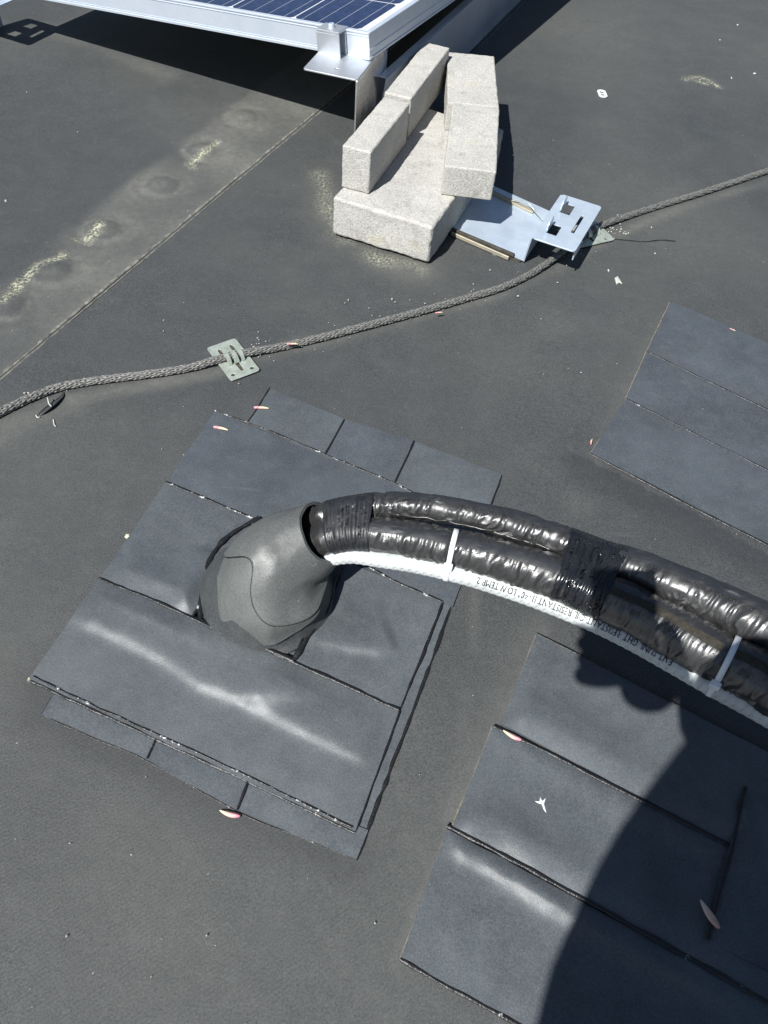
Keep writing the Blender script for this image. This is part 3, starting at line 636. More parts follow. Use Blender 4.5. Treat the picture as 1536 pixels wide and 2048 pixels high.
# low bracket under the far left corner of the panel
lb2 = empty('ballast_bracket', V(at(-40, 120)*[1, 1, 0])); tag(lb2, 'low bracket with square cut holes under the left end of the solar panel', 'bracket', 'low brackets with square holes')
Z2 = .115
c_r = at(44, 8, Z2); 
nl2 = c_r+B3*.0; W2, D2 = .13, .155
near_l = at(0, 25, Z2)+B3*.09; near_r = near_l-B3*.0+(at(42, 4, Z2)-at(0, 25, Z2))
ex2 = -B3; org = at(52, -14, Z2)*[1, 1, 0]
# plate spans along -A (towards the viewer) from the panel edge, long side parallel to A
Pn = [org-A3*.15+B3*.13, org-A3*.15, org, org+B3*.13]
low_bracket(lb2, Pn, Z2, True)
adopt(box('leg', org-A3*.15+B3*.13, A3, B3, Z3, (0, .15, 0, .003, .0, Z2-.0035), M_GALV, None, .0005, 1), lb2)
adopt(box('tray', org-A3*.15+B3*.13, A3, B3, Z3, (0, .15, .004, .5, .003, .006), M_GALV, None, .0005, 1), lb2)
# grey ballast tray edge seen beside it
# ------------------------------------------------------------------ concrete
def stone(name, o, ax, ay, r, label, group=None, seed=0, res=.007, rough=.0012, rd=.004):
    """rounded rough block: o corner, ax, ay unit vectors (az up) and extents"""
    x0, x1, y0, y1, z0, z1 = r; az = np.cross(ax, ay); az = az if az[2] > 0 else -az
    bm = bmesh.new(); n = [max(2, int((b-a)/res)) for a, b in ((x0, x1), (y0, y1), (z0, z1))]
    GL = []
    for q, (a, b) in enumerate(((x0, x1), (y0, y1), (z0, z1))):
        g = np.r_[a, a+rd*.45, a+rd, np.linspace(a+rd*1.5, b-rd*1.5, max(2, n[q])), b-rd, b-rd*.45, b]; GL.append(g); n[q] = len(g)-1
    pts = {}
    def vert(i, j, k):
        if (i, j, k) in pts: return pts[i, j, k]
        p = np.array([GL[0][i], GL[1][j], GL[2][k]])
        c = np.clip(p, [x0+rd, y0+rd, z0+rd], [x1-rd, y1-rd, z1-rd]); d = p-c; L = np.linalg.norm(d)
        if L > 1e-9:
            e = sum(abs(d) > 1e-9)
            if e > 1: p = c+d/L*rd
            nn = d/L
            q = Vector(tuple(p*120+seed*11.3)); h = mn.noise(q)*rough+mn.noise(q*.22)*rough*1.1
            if e > 1: h -= abs(mn.noise(Vector(tuple(p*60+seed))))*rough*2.4
            p = p+nn*h
        w_ = np.array(o)+ax*p[0]+ay*p[1]+az*p[2]; v = bm.verts.new(tuple(w_)); pts[i, j, k] = v; return v
    for (a, b, c) in ((0, 1, 2), (0, 2, 1), (1, 2, 0)):
        for s in (0, n[c]):
            for i in range(n[a]):
                for j in range(n[b]):
                    q = []
                    for di, dj in ((0, 0), (1, 0), (1, 1), (0, 1)):
                        t = [0, 0, 0]; t[a] = i+di; t[b] = j+dj; t[c] = s; q.append(vert(*t))
                    bm.faces.new(q)
    bmesh.ops.recalc_face_normals(bm, faces=bm.faces)
    ob = mkbm(name, bm, M_CONC, None, True); ob.data.transform(Matrix.Translation(-V(o))); ob.location = V(o)
    tag(ob, label, 'concrete block' if 'block' in name else 'brick', group); return ob
zb = .0965
f0, f1 = at(672, 388, zb), at(866, 455, zb); ax = f1-f0; wB = np.linalg.norm(ax); ax /= wB; _t = math.radians(3.5); ax = np.array([ax[0]*math.cos(_t)-ax[1]*math.sin(_t), ax[0]*math.sin(_t)+ax[1]*math.cos(_t), 0]); f0 = f1-ax*wB; ay = np.cross(Z3, ax)
stone('concrete_block', f0*[1, 1, 0]+Z3*.006, ax, ay, (0, wB, 0, .505, 0, zb-.006), 'large flat concrete block at the bottom of the stack, lying on the roof', seed=1, res=.008, rough=.0016, rd=.005)
zu = .1925
def brick_at(corners, ztop, hgt, label, grp, seed):
    a, b, c = [at(*p, ztop) for p in corners]; ay_ = c-b; L2 = np.linalg.norm(ay_); ay_ /= L2; ax_ = np.cross(ay_, Z3); L1 = (b-a)@ax_; a = b-ax_*L1
    return stone('concrete_brick', np.r_[a[:2], ztop-hgt], ax_, ay_, (0, L1, 0, L2, 0, hgt), label, grp, seed, .006, .0009, .003)
GR = 'concrete bricks stacked on the big block'
brick_at([(685, 290), (742, 305), (820, 206)], zu, zu-zb-.0008, 'upright concrete brick on edge, the nearer of the left pair', GR, 2)
brick_at([(774, 178), (823, 197), (900, 95)], zu, zu-zb-.0008, 'upright concrete brick on edge, the farther of the left pair beside the metal rail', GR, 3)
zf = .1655
brick_at([(888, 336), (993, 344), (999, 216)], zf, zf-zb-.0008, 'flat concrete brick overhanging the block, the nearer of the right pair', GR, 4)
brick_at([(895, 207), (998, 214), (989, 112)], zf, zf-zb-.0008, 'flat concrete brick, the farther of the right pair behind the overhanging one', GR, 5)

# ------------------------------------------------------------------ lightning cable and clips
cab = [(-160, 905), (-60, 858), (0, 826), (60, 797), (120, 775), (200, 761), (300, 749), (380, 736), (440, 722), (500, 708), (560, 695), (630, 679), (700, 661), (780, 640), (850, 621), (930, 598), (1000, 577), (1060, 549), (1110, 518), (1150, 486), (1200, 455), (1300, 418), (1400, 387), (1536, 342), (1700, 290)]
CR_ = .0073
cp = [np.r_[at(p[0], p[1], CR_*.9)[:2], CR_+.0006+(.004 if 1090 < p[0] < 1220 or 420 < p[0] < 510 else 0)] for p in cab]
CP_, CSs = smoothpath(cp, .0036); T, S, U = frames(CP_); vv = []; ff = []
NS = 9
for dr_ in (1, -1):
    for k in range(NS):
        ph = 2*math.pi*k/NS+dr_*CSs/.0125*1.0*.55; wv = np.sin(ph*NS/1.0*.5+dr_*CSs*140)
        R_ = CR_*.80+.0010*np.sin(CSs*2*math.pi/.016*1.0+k*math.pi+(0 if dr_ > 0 else math.pi)); 
        c = CP_+R_[:, None]*(np.cos(ph)[:, None]*S+np.sin(ph)[:, None]*U)
        t, s_, u_ = frames(c); b = len(vv)
        for i in range(len(c)):
            for q in range(5):
                a = 2*math.pi*q/5; vv.append(c[i]+.00165*(math.cos(a)*s_[i]+math.sin(a)*u_[i]))
        ff += gridfaces(5, len(c), True, b)
lc = mk('lightning_cable', vv, ff, M_CABLE, None, True)
tag(lc, 'weathered braided metal lightning cable crossing the roof from left edge to right edge', 'cable')
core = tube(CP_, CR_*.72, 8, 'cable_core', mat('dark strand core', (.012, .012, .011), .8)[0], lc)  # near-black colour paints the shade in the gaps between strands
def capsule(cx, cy, L, r0, r1, ang, n=7):
    pts = []
    for s, rr in ((1, r1), (-1, r0)):
        for k in range(n):
            a = math.radians(-90+180*k/(n-1))
            x = (L/2)*s+rr*math.cos(a)*s; y = rr*math.sin(a)*s; pts.append((x, y))
    ca, sa = math.cos(ang), math.sin(ang); return [(cx+x*ca-y*sa, cy+x*sa+y*ca) for x, y in pts]
def clip(corners, label):
    """corners px: near-left, near-right, far-right, far-left"""
    c = [at(*p, .004)*[1, 1, 0] for p in corners]; e = empty('cable_clip', V((c[0]+c[2])/2)); tag(e, label, 'cable clip', 'cable clips glued to the roof')
    x = c[1]-c[0]; wx = np.linalg.norm(x); x /= wx; y = np.cross(Z3, x); wy = (c[3]-c[0])@y; sh = ((c[3]-c[0])@x)
    o = c[0]
    M = frame(o+Z3*.0035, x, y, Z3)
    hole_pts = [capsule(wx*.18, wy*.12, .002, .0032, .0032, 0), capsule(wx*.82, wy*.12, .002, .0032, .0032, 0),
                capsule(wx*.52, wy*.30, wy*.26, .0030, .0046, math.pi/2), capsule(wx*.30, wy*.70, wy*.24, .0046, .0030, math.pi/2), capsule(wx*.72, wy*.72, wy*.24, .0046, .0030, math.pi/2)]
    o_ = plate('clip_plate', rounded(0, wx, 0, wy, .006), [h[::-1] for h in hole_pts], .0018, M, M_ZINC, None, .0003)
    adopt(o_, e)
    a = plate('adhesive_pad', rounded(.003, wx-.003, .003, wy-.003, .006), [], .0022, frame(o+Z3*.0008, x, y, Z3), M_MAT, None); adopt(a, e)
    for k, (fx, sgn) in enumerate(((.30, 1), (.52, -1), (.74, 1))):
        pts = []
        for i in range(10):
            t = math.pi*(i/9)*.92+.12; pts.append(o+x*wx*fx+y*(wy*.5+sgn*math.cos(t)*.0150)+Z3*(.0045+math.sin(t)*.0165))
        P = np.array(pts); v = []
        for i, p in enumerate(P):
            tn = P[min(i+1, 9)]-P[max(i-1, 0)]; tn /= np.linalg.norm(tn); n_ = np.cross(x, tn); hw = .0052*(1-.35*i/9)
            v += [p-x*hw, p+x*hw, p+x*hw+n_*.0013, p-x*hw+n_*.0013]
        f = gridfaces(4, 10, True)+[(3, 2, 1, 0), (36, 37, 38, 39)]
        adopt(mk('clip_finger', v, f, M_ZINC), e)
    return e
clip([(462, 763), (521, 741), (482, 674), (421, 694)], 'square zinc clip pinching the lightning cable, out in the open left of centre')
clip([(1150, 498), (1230, 480), (1205, 440), (1135, 455)], 'zinc clip holding the lightning cable, half hidden under the bracket with square holes')

# ------------------------------------------------------------------ pipe boot
def PT(px, py, z): return at(px, py, z)
def px2m(px, py, z, r): return r*np.linalg.norm(at(px, py, z)-CP)/FPX/1.0
bt = empty('pipe_boot', V(at(530, 1225, 0)*[1, 1, 0])); tag(bt, 'wrinkled grey rubber boot rising from the left patch around the pipes', 'pipe boot')
def loft(rings, nth, wr=.0, seed=0):
    """rings: centre, normal, radius -> (70, nth, 3) surface points; angle 0 faces the viewer, 90 degrees to the right"""
    n = len(rings); tt = np.linspace(0, 1, 70)
    def spl(a):
        P = np.array(a, float); P = P if P.ndim > 1 else P[:, None]
        Q = np.vstack([2*P[0]-P[1], P, 2*P[-1]-P[-2]]); out = []
        for x in tt*(n-1):
            i = min(int(x), n-2); f = x-i; a_, b_, c_, d_2 = Q[i], Q[i+1], Q[i+2], Q[i+3]
            out.append(.5*((2*b_)+(-a_+c_)*f+(2*a_-5*b_+4*c_-d_2)*f*f+(-a_+3*b_-3*c_+d_2)*f**3))
        return np.array(out)
    C_, Nn, R_ = spl([r[0] for r in rings]), spl([r[1] for r in rings]), spl([r[2] for r in rings])
    v = np.zeros((70, nth, 3)); side_ = np.array([.25, -1.0, 0])
    for i in range(70):
        nn = Nn[i]/np.linalg.norm(Nn[i]); s = side_-nn*(side_@nn); s /= np.linalg.norm(s); u = np.cross(nn, s)
        for k in range(nth):
            a = 2*math.pi*k/nth; ca, sa = math.cos(a), math.sin(a)
            w_ = wr*(mn.noise(Vector((ca*1.4+seed, sa*1.4, tt[i]*2.2)))+.5*mn.noise(Vector((ca*2.6+seed*2, sa*2.6, tt[i]*5+2))))
            v[i, k] = C_[i]+R_[i, 0]*(1+w_)*(s*ca+u*sa)
    return v, C_
seedz = 3.7
def shell(name, base, cent, tlo, off, m, nt=44, na=128, a0=0.0, a1=2*math.pi, thick=.0022, soft=0.0):
    """wrapped layer over a lofted surface; tlo(angle) is where its lower free edge runs"""
    n0, n1 = base.shape[:2]; V_ = []; closed = (a1-a0) > 6.28
    for i in range(nt):
        for j in range(na):
            a = a0+(a1-a0)*j/(na if closed else na-1); lo = tlo(a); t = lo+(1-lo)*i/(nt-1)
            x = t*(n0-1); i0 = min(int(x), n0-2); fx = x-i0; y = (a % (2*math.pi))/(2*math.pi)*n1; j0 = int(y) % n1; fy = y-int(y); j1 = (j0+1) % n1
            P = (base[i0, j0]*(1-fy)+base[i0, j1]*fy)*(1-fx)+(base[i0+1, j0]*(1-fy)+base[i0+1, j1]*fy)*fx
            c = cent[i0]*(1-fx)+cent[i0+1]*fx; d = P-c; d /= np.linalg.norm(d); P = P+d*(.0016*math.sin(a*7+t*9)*max(0, 1-t*1.2)+.0014*(1-abs(2*((mn.noise(Vector((a*1.6+t*3.0, t*1.2, seedz)))+1)/2)-1))**5*max(0, 1-t*.8))
            lip = soft*math.exp(-i/2.5)
            P = P+d*(off+lip); P[2] = max(P[2], .004); V_.append(P)
    o = mk(name, V_, gridfaces(na, nt, closed), m, None, True)
    md = o.modifiers.new('t', 'SOLIDIFY'); md.thickness = thick; md.offset = 1; adopt(o, bt)
    if soft:
        E_ = np.array(V_[:na]); E_ = E_[E_[:, 2] > .007]
        brk = [0]+[i+1 for i in range(len(E_)-1) if np.linalg.norm(E_[i+1]-E_[i]) > .03]+[len(E_)]
        for a_, b_ in zip(brk, brk[1:]):
            if b_-a_ > 4: tube(E_[a_:b_], .0013+.0006*vnoise(np.arange(b_-a_)*.35, np.zeros(b_-a_), 5), 6, 'glue_line', M_BEAD, o)
    return o
def RG(px, py, z, rpx, n): return (PT(px, py, z), n, px2m(px, py, z, rpx))
UPZ = np.array([0, 0, 1.0])
nA, nB, nC, nD, nE = np.array([.06, .0, .99]), np.array([.30, .02, .93]), np.array([.58, .06, .78]), np.array([.64, .02, .74]), np.array([.70, -.02, .70])
sk, skc = loft([RG(535, 1192, .004, 129, UPZ), RG(534, 1180, .012, 126, UPZ), RG(535, 1164, .034, 116, UPZ), RG(542, 1150, .058, 100, nA), RG(556, 1120, .08, 82, nB)], 96, .025, 3)
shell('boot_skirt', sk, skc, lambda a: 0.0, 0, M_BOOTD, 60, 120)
bb, bc_ = loft([RG(542, 1184, .008, 117, UPZ), RG(541, 1170, .030, 111, UPZ), RG(546, 1156, .056, 99, nA), RG(560, 1126, .080, 86, nB), RG(584, 1100, .100, 73, nC), RG(614, 1086, .108, 65, nD), RG(648, 1065, .119, 55, nE)], 96, .05, 8)
def gs(a, c, w_): d = (a-c+math.pi) % (2*math.pi)-math.pi; return math.exp(-(d/w_)**2)
shell('boot_sleeve', bb, bc_, lambda a: .05+.42*((1+math.sin(a-.6))/2)**1.3+.006*math.sin(a*9), .0030, M_BOOT, 60, 150, soft=.0016, thick=.0026)
shell('boot_flap', bb, bc_, lambda a: .37+.24*gs(a, -1.15, .6)-.05*gs(a, .4, .5)+.06*gs(a, 1.9, .6), .0056, M_BOOT, 50, 150, soft=.0012, thick=.0024)
# sealant ring round the foot and at the mouth
ring = [(402, 1246), (404, 1185), (420, 1128), (456, 1080), (520, 1042)]
adopt(bead([(p[0], p[1], .010) for p in ring], .0042, 'boot_sealant', M_BEAD, None, seed=50), bt)
adopt(bead([(386, 1240, .009), (425, 1259, .012), (460, 1275, .014), (500, 1292, .014), (560, 1316, .012), (588, 1327, .010)], .0040, 'boot_sealant', M_BEAD, None, seed=51), bt)
adopt(bead([(588, 1326, .010), (616, 1280, .012), (655, 1225, .014), (668, 1170, .010), (690, 1122, .008)], .0040, 'boot_sealant', M_BEAD, None, seed=52), bt)

# ------------------------------------------------------------------ pipes
def pipepath(pts, step=.0022):
    """pts: px, py, z, radius px"""
    P = [np.r_[at(p[0], p[1], p[2]), px2m(p[0], p[1], p[2], p[3])] for p in pts]
    Q, s = smoothpath(P, step); return Q[:, :3], Q[:, 3], s
UP = [(572, 1092, .050, 26), (606, 1060, .090, 27), (645, 1036, .124, 27), (700, 1020, .148, 25), (765, 1011, .156, 24), (860, 1016, .162, 25), (960, 1034, .166, 26), (1050, 1059, .170, 27), (1130, 1085, .174, 28), (1210, 1117, .178, 30), (1290, 1145, .182, 34), (1370, 1180, .188, 37), (1450, 1217, .194, 39), (1540, 1262, .202, 41), (1640, 1318, .21, 42), (1800, 1410, .22, 43)]
LO = [(570, 1128, .045, 33), (606, 1098, .078, 34), (648, 1078, .112, 35), (700, 1067, .132, 34), (760, 1069, .140, 35), (850, 1084, .146, 37), (905, 1096, .148, 37), (960, 1109, .150, 39), (1050, 1135, .154, 41), (1130, 1160, .158, 42), (1200, 1190, .162, 44), (1270, 1222, .166, 45), (1350, 1265, .171, 47), (1430, 1310, .176, 47), (1500, 1345, .182, 48), (1600, 1402, .19, 49), (1760, 1490, .2, 50)]
CO = [(620, 1150, .050, 15), (642, 1124, .086, 15), (700, 1112, .112, 16), (760, 1119, .120, 17), (830, 1129, .124, 18), (900, 1144, .126, 19), (960, 1160, .128, 19.5), (1050, 1189, .130, 20), (1130, 1219, .132, 20.5), (1200, 1248, .136, 21), (1270, 1282, .140, 21.5), (1350, 1326, .144, 22), (1430, 1371, .147, 22.5), (1500, 1408, .150, 23), (1600, 1462, .155, 24), (1760, 1550, .165, 25)]
def crinkle(s, th, seed, amp, pinch=()):
    n = len(s); Sg, Tg = np.meshgrid(s, th, indexing='ij')
    ct, st = np.cos(Tg), np.sin(Tg)
    # transverse folds that fade along the circumference
    wp = 5.0*vnoise(Sg*34, st*1.6+ct*1.3+5, seed+11)+2.0*vnoise(Sg*85, st*3+ct*2+1, seed+13); a = vnoise(Sg*165+wp+1.6*ct, st*1.3+ct*.6+seed, seed); b = vnoise(Sg*330+wp+seed*3, st*2.0+ct*1.5+9, seed+3); c = vnoise(Sg*42, ct*1.2+st+3, seed+5)
    fold = (1-np.abs(a*2-1))**2
    h = amp*(fold*1.35*(.3+1.0*c)+.60*(1-np.abs(b*2-1))-.55)
    for p, wd, dp in pinch: h -= dp*np.exp(-((Sg-p)/wd)**2)
    return h
def s_at(P, s, px, py, z):
    q = at(px, py, z); return s[np.argmin(np.linalg.norm(P-q, axis=1))]
NTH = 72; TH = np.linspace(0, 2*np.pi, NTH, endpoint=False)
def pipe(pts, seed, label, amp, pins):
    P, r, s = pipepath(pts); pinch = [(s_at(P, s, *q[:3]), q[3], q[4]) for q in pins]
    rad = r[:, None]+crinkle(s, TH, seed, amp, pinch)
    o = ringmesh(P, rad, NTH, 'insulated_pipe', M_JACKET)
    tag(o, label, 'pipe', 'black insulated pipes leaving the boot'); return o, P, r, s, rad
Pu, PPu, ru, su, radu = pipe(UP, 3, 'thinner upper black insulated pipe arching out of the boot behind the other pipe', .0026, [(765, 1011, .156, .006, .0006)])
Pl, PPl, rl, sl2, radl = pipe(LO, 7, 'thicker lower black insulated pipe gripped by the two white cable ties', .0028, [(905, 1096, .148, .006, .0028), (1450, 1322, .178, .008, .0034)])
def skin_point(P, rad, i, th, extra=0.0):
    T, S, U = frames(P)
    k = (th % (2*math.pi))/(2*math.pi)*rad.shape[1]; k0 = int(k) % rad.shape[1]; f = k-int(k); rr = rad[i, k0]*(1-f)+rad[i, (k0+1) % rad.shape[1]]*f+extra
    return P[i]+rr*(math.cos(th)*S[i]+math.sin(th)*U[i]), (math.cos(th)*S[i]+math.sin(th)*U[i])
def skin_strip(name, P, rad, i0, i1, th0, th1, extra, mt, parent, thick=.0012, wob=.02, seed=0, nth=14):
    T, S, U = frames(P); v = []; idx = list(range(i0, i1))
    for i in idx:
        w_ = wob*math.sin(i*.05+seed)+wob*.8*(mn.noise(Vector((i*.045, seed, 0))))
        for lay in (0, 1):
            for k in range(nth):
                t = th0+w_+(th1-th0)*k/(nth-1); kk = (t % (2*math.pi))/(2*math.pi)*rad.shape[1]; k0 = int(kk) % rad.shape[1]; f = kk-int(kk)
                rr = rad[i, k0]*(1-f)+rad[i, (k0+1) % rad.shape[1]]*f
                if lay == 0: rr += extra
                else: rr += extra-thick; t_ = t
                d = math.cos(t)*S[i]+math.sin(t)*U[i]
                if lay == 1: pass
                v.append(P[i]+rr*d)
    # reorder the ring: outer forward, inner backward
    n = len(idx); V2 = []
    for i in range(n):
        b = i*2*nth; V2 += v[b:b+nth]+v[b+nth:b+2*nth][::-1]
    return mk(name, V2, gridfaces(2*nth, n, True)+[tuple(range(2*nth))[::-1], tuple((n-1)*2*nth+q for q in range(2*nth))], mt, parent, False)
def near(P, px, py, z): return int(np.argmin(np.linalg.norm(P-at(px, py, z), axis=1)))
def smoothrad(rad, k=9): 
    o = rad.copy()
    for _ in range(3): o = (np.roll(o, 1, 0)+o+np.roll(o, -1, 0))/3; o[0] = o[1]; o[-1] = o[-2]
    return o
# angles: 0 = right of travel (towards the viewer side), pi/2 = up
R_u = smoothrad(radu); R_l = smoothrad(radl)
HPI = math.pi/2
skin_strip('jacket_lap', PPu, R_u, near(PPu, 775, 1011, .156), near(PPu, 1125, 1083, .174), HPI-.10, HPI+.95, .0014, M_LAP, Pu, wob=.05, seed=1)
skin_strip('jacket_lap', PPu, R_u, near(PPu, 1215, 1118, .178), len(PPu)-2, HPI-.15, HPI+.85, .0014, M_LAP, Pu, wob=.05, seed=4)
for (a, b, c0_, c1_, sd2) in ((660, 898, .80, .95, 2), (915, 1118, .85, 1.0, 6), (1215, 1440, .70, 1.25, 8), (1460, 1750, .70, 1.25, 10)):
    ia, ib = near(PPl, a, np.interp(a, [q[0] for q in LO], [q[1] for q in LO]), np.interp(a, [q[0] for q in LO], [q[2] for q in LO])), near(PPl, b, np.interp(b, [q[0] for q in LO], [q[1] for q in LO]), np.interp(b, [q[0] for q in LO], [q[2] for q in LO]))
    skin_strip('jacket_lap', PPl, R_l, ia, ib, c0_+(.25 if a < 1200 else .45), c1_+(.55 if a < 1200 else .22), .0013, M_LAP if a < 1200 else M_FOAM, Pl, wob=.04, seed=sd2)
def stitches(P, rad, ranges, th, gap, parent, r=.0011, wob=.04):
    bm = bmesh.new(); T, S, U = frames(P); step = max(1, int(gap/.0022))
    for a, b in ranges:
        for i in range(a, b, step):
            if random.random() < .12: continue
            t = th+wob*math.sin(i*.05); k0 = int((t % (2*math.pi))/(2*math.pi)*rad.shape[1]) % rad.shape[1]
            d = math.cos(t)*S[i]+math.sin(t)*U[i]; p = P[i]+(rad[i, k0]+.0003)*d
            bmesh.ops.create_icosphere(bm, subdivisions=1, radius=r*random.uniform(.7, 1.2), matrix=Matrix.Translation(V(p)))
    o = mkbm('stitching', bm, M_JACKET, parent, True); o['kind'] = 'stuff'; return o
nu_ = lambda x: near(PPu, x, np.interp(x, [q[0] for q in UP], [q[1] for q in UP]), np.interp(x, [q[0] for q in UP], [q[2] for q in UP]))
nl_ = lambda x: near(PPl, x, np.interp(x, [q[0] for q in LO], [q[1] for q in LO]), np.interp(x, [q[0] for q in LO], [q[2] for q in LO]))
stitches(PPl, radl, [(nl_(640), nl_(675)), (nl_(745), nl_(895)), (nl_(917), nl_(1112)), (nl_(1240), nl_(1435)), (nl_(1470), nl_(1700))], .92, .0075, Pl)
stitches(PPl, radl, [(nl_(745), nl_(895)), (nl_(917), nl_(1112)), (nl_(1300), nl_(1435)), (nl_(1470), nl_(1700))], .70, .0060, Pl, r=.0008)
stitches(PPu, radu, [(nu_(900), nu_(1120)), (nu_(1290), nu_(1700))], 1.33, .0060, Pu, r=.0011)
# foam edge between the pipes
def between(i_frac, x):
    a = PPu[nu_(x)]; b = PPl[nl_(x)]; return a*(1-i_frac)+b*i_frac
for rng, m_ in (((780, 1120), M_FOAM), ((1240, 1740), M_FOAM)):
    xs = np.arange(rng[0], rng[1], 18); P = [between(.50, x)-Z3*.006 for x in xs]; Q, s_ = smoothpath(P, .004)
    tube(Q, .0065+.001*np.sin(s_*60), 12, 'foam_edge', m_, Pl)
# bright torn edge of the jacket running along the joint
for rng, off, sd3 in (((790, 1120), .40, 1.0), ((1240, 1740), .37, 3.0), ((1280, 1740), .60, 6.0)):
    xs = np.arange(rng[0], rng[1], 9); P = []
    for n_, x in enumerate(xs):
        p = between(off, x); P.append(p+Z3*(.0075+.0022*mn.noise(Vector((n_*.33, sd3, 0))))+np.array([0, .0025*mn.noise(Vector((n_*.4, sd3+7, 0))), 0]))
    Q, s_ = smoothpath(P, .003); tube(Q, .0011, 6, 'jacket_edge', M_JACKET, Pl)
# tape wraps: hull around both pipes
def hull2(pts):
    pts = sorted(map(tuple, pts)); 
    def half(ps):
        h = []
        for p in ps:
            while len(h) > 1 and (h[-1][0]-h[-2][0])*(p[1]-h[-2][1])-(h[-1][1]-h[-2][1])*(p[0]-h[-2][0]) <= 0: h.pop()
            h.append(p)
        return h
    a = half(pts); b = half(pts[::-1]); return a[:-1]+b[:-1]
def wrap(name, circles_at, t0, t1, n, m, parent, extra, wr, seed, nth=110, slack=0.0):
    """circles_at(t) -> origin, tangent, [(centre, radius)]"""
    V_ = []
    for i in range(n):
        t = t0+(t1-t0)*i/(n-1); o_, tg, cs = circles_at(t); s = np.cross(tg, Z3); s /= np.linalg.norm(s); u = np.cross(s, tg); pts = []
        for c, r in cs:
            dx, dy = (c-o_)@s, (c-o_)@u
            for k in range(36):
                a = 2*math.pi*k/36; pts.append((dx+(r+extra)*math.cos(a), dy+(r+extra)*math.sin(a)))
        h = np.array(hull2(pts)); h = np.vstack([h, h[:1]]); L = np.r_[0, np.cumsum(np.linalg.norm(np.diff(h, axis=0), axis=1))]
        k0 = np.argmax(h[:-1, 0]); h = np.vstack([np.roll(h[:-1], -k0, 0), h[k0:k0+1]]); L = np.r_[0, np.cumsum(np.linalg.norm(np.diff(h, axis=0), axis=1))]
        q = np.linspace(0, L[-1], nth, endpoint=False); X = np.interp(q, L, h[:, 0]); Y = np.interp(q, L, h[:, 1])
        cx, cy = X.mean(), Y.mean()
        for k in range(nth):
            a = 2*math.pi*k/nth; d = np.array([X[k]-cx, Y[k]-cy]); d /= np.linalg.norm(d)
            ed = min(1, min(i, n-1-i)/3)
            w_ = wr*(mn.noise(Vector((t*.16+a*.9, math.cos(a)*1.8+seed, math.sin(a)*1.8)))*1.0+.6*mn.noise(Vector((t*.33+a*1.5, math.cos(a)*3+seed, math.sin(a)*3))))
            w_ *= .22+1.5*max(0, -math.sin(a-.9))**1.5
            V_.append(o_+s*(X[k]+d[0]*w_)+u*(Y[k]+d[1]*w_))
    o = mk(name, V_, gridfaces(nth, n, True), m, parent, True); md = o.modifiers.new('t', 'SOLIDIFY'); md.thickness = .0012; md.offset = -1; return o
Cc, rc, sc = pipepath(CO, .0011)
nc_ = lambda x: near(Cc, x, np.interp(x, [q[0] for q in CO], [q[1] for q in CO]), np.interp(x, [q[0] for q in CO], [q[2] for q in CO]))
def circ_fn(names, skew=0.0):
    def f(x):
        i = nl_(x); T, S, U = TL; cs = []; tg = T[i]; o_ = PPl[i]
        if 'l' in names: cs.append((o_, rl[i]+.0004))
        if 'u' in names:
            j = np.argmin(np.abs((PPu-o_)@tg-skew)); cs.append((PPu[j], ru[j]+.0004))
        if 'c' in names:
            j = np.argmin(np.abs((Cc-o_)@tg)+np.where(np.linalg.norm(Cc-o_, axis=1) > .15, 9, 0)); cs.append((Cc[j], rc[j]*.98))
        return o_, tg, cs
    return f
TL = frames(PPl)
w1 = wrap('tape_wrap', circ_fn('lu'), 668, 742, 40, M_TAPE2, None, .0014, .00018, 2.0); tag(w1, 'matte black tape wrapped round both pipes just outside the boot', 'tape', 'black tape round the pipes')
w2 = wrap('tape_wrap', circ_fn('lu'), 1112, 1215, 60, M_TAPE, None, .0018, .0010, 5.0); tag(w2, 'shiny wrinkled black tape wrapped round both pipes, partly in the shadow of the hand', 'tape', 'black tape round the pipes')

# white conduit with spiral ribs, dimples and print
nthc = 40; thc = np.linspace(0, 2*np.pi, nthc, endpoint=False); Sg, Tg = np.meshgrid(sc, thc, indexing='ij')
rib = .00038*np.sin(Sg*2*np.pi/.0108)
per = .0108; ph = (Sg/per) % 1
def dimple(t0_, sh): return -.0019*np.exp(-((((Sg/per+sh) % 1)-.5)/.16)**2)*np.exp(-(((Tg-t0_+np.pi) % (2*np.pi)-np.pi)/.16)**2)
radc = rc[:, None]+rib+dimple(.05, 0)+dimple(-.55, .4)+dimple(.62, .2)*(Sg < .25)
cd = ringmesh(Cc, radc, nthc, 'flexible_conduit', M_CONDUIT)
tag(cd, 'white flexible plastic conduit with black print running under the black pipes', 'conduit')
Tc, Sc_, Uc = frames(Cc)
def print_on(text, x_start, x_end, size, th_mid):
    cu = bpy.data.curves.new('print', 'FONT'); cu.body = text; cu.size = size; cu.space_character = 1.08; cu.resolution_u = 3
    o = bpy.data.objects.new('tmp', cu); COL.objects.link(o); dg = bpy.context.evaluated_depsgraph_get(); me = bpy.data.meshes.new_from_object(o.evaluated_get(dg)); bpy.data.objects.remove(o)
    bm = bmesh.new(); bm.from_mesh(me); bmesh.ops.triangulate(bm, faces=bm.faces)
    s0 = sc[nc_(x_start)]
    wx = max(v.co.x for v in bm.verts); kx = (s0-sc[nc_(x_end)])/wx
    for v in bm.verts:
        sx = s0-v.co.x*kx; i = min(max(int(np.searchsorted(sc, sx)), 0), len(sc)-1); r = rc[i]+.0015
        th = th_mid-(v.co.y-size*.35)/r
        v.co = V(Cc[i]+r*(math.cos(th)*Sc_[i]+math.sin(th)*Uc[i]))
    bmesh.ops.recalc_face_normals(bm, faces=bm.faces)
    return mkbm('printed_lettering', bm, M_INK, cd)
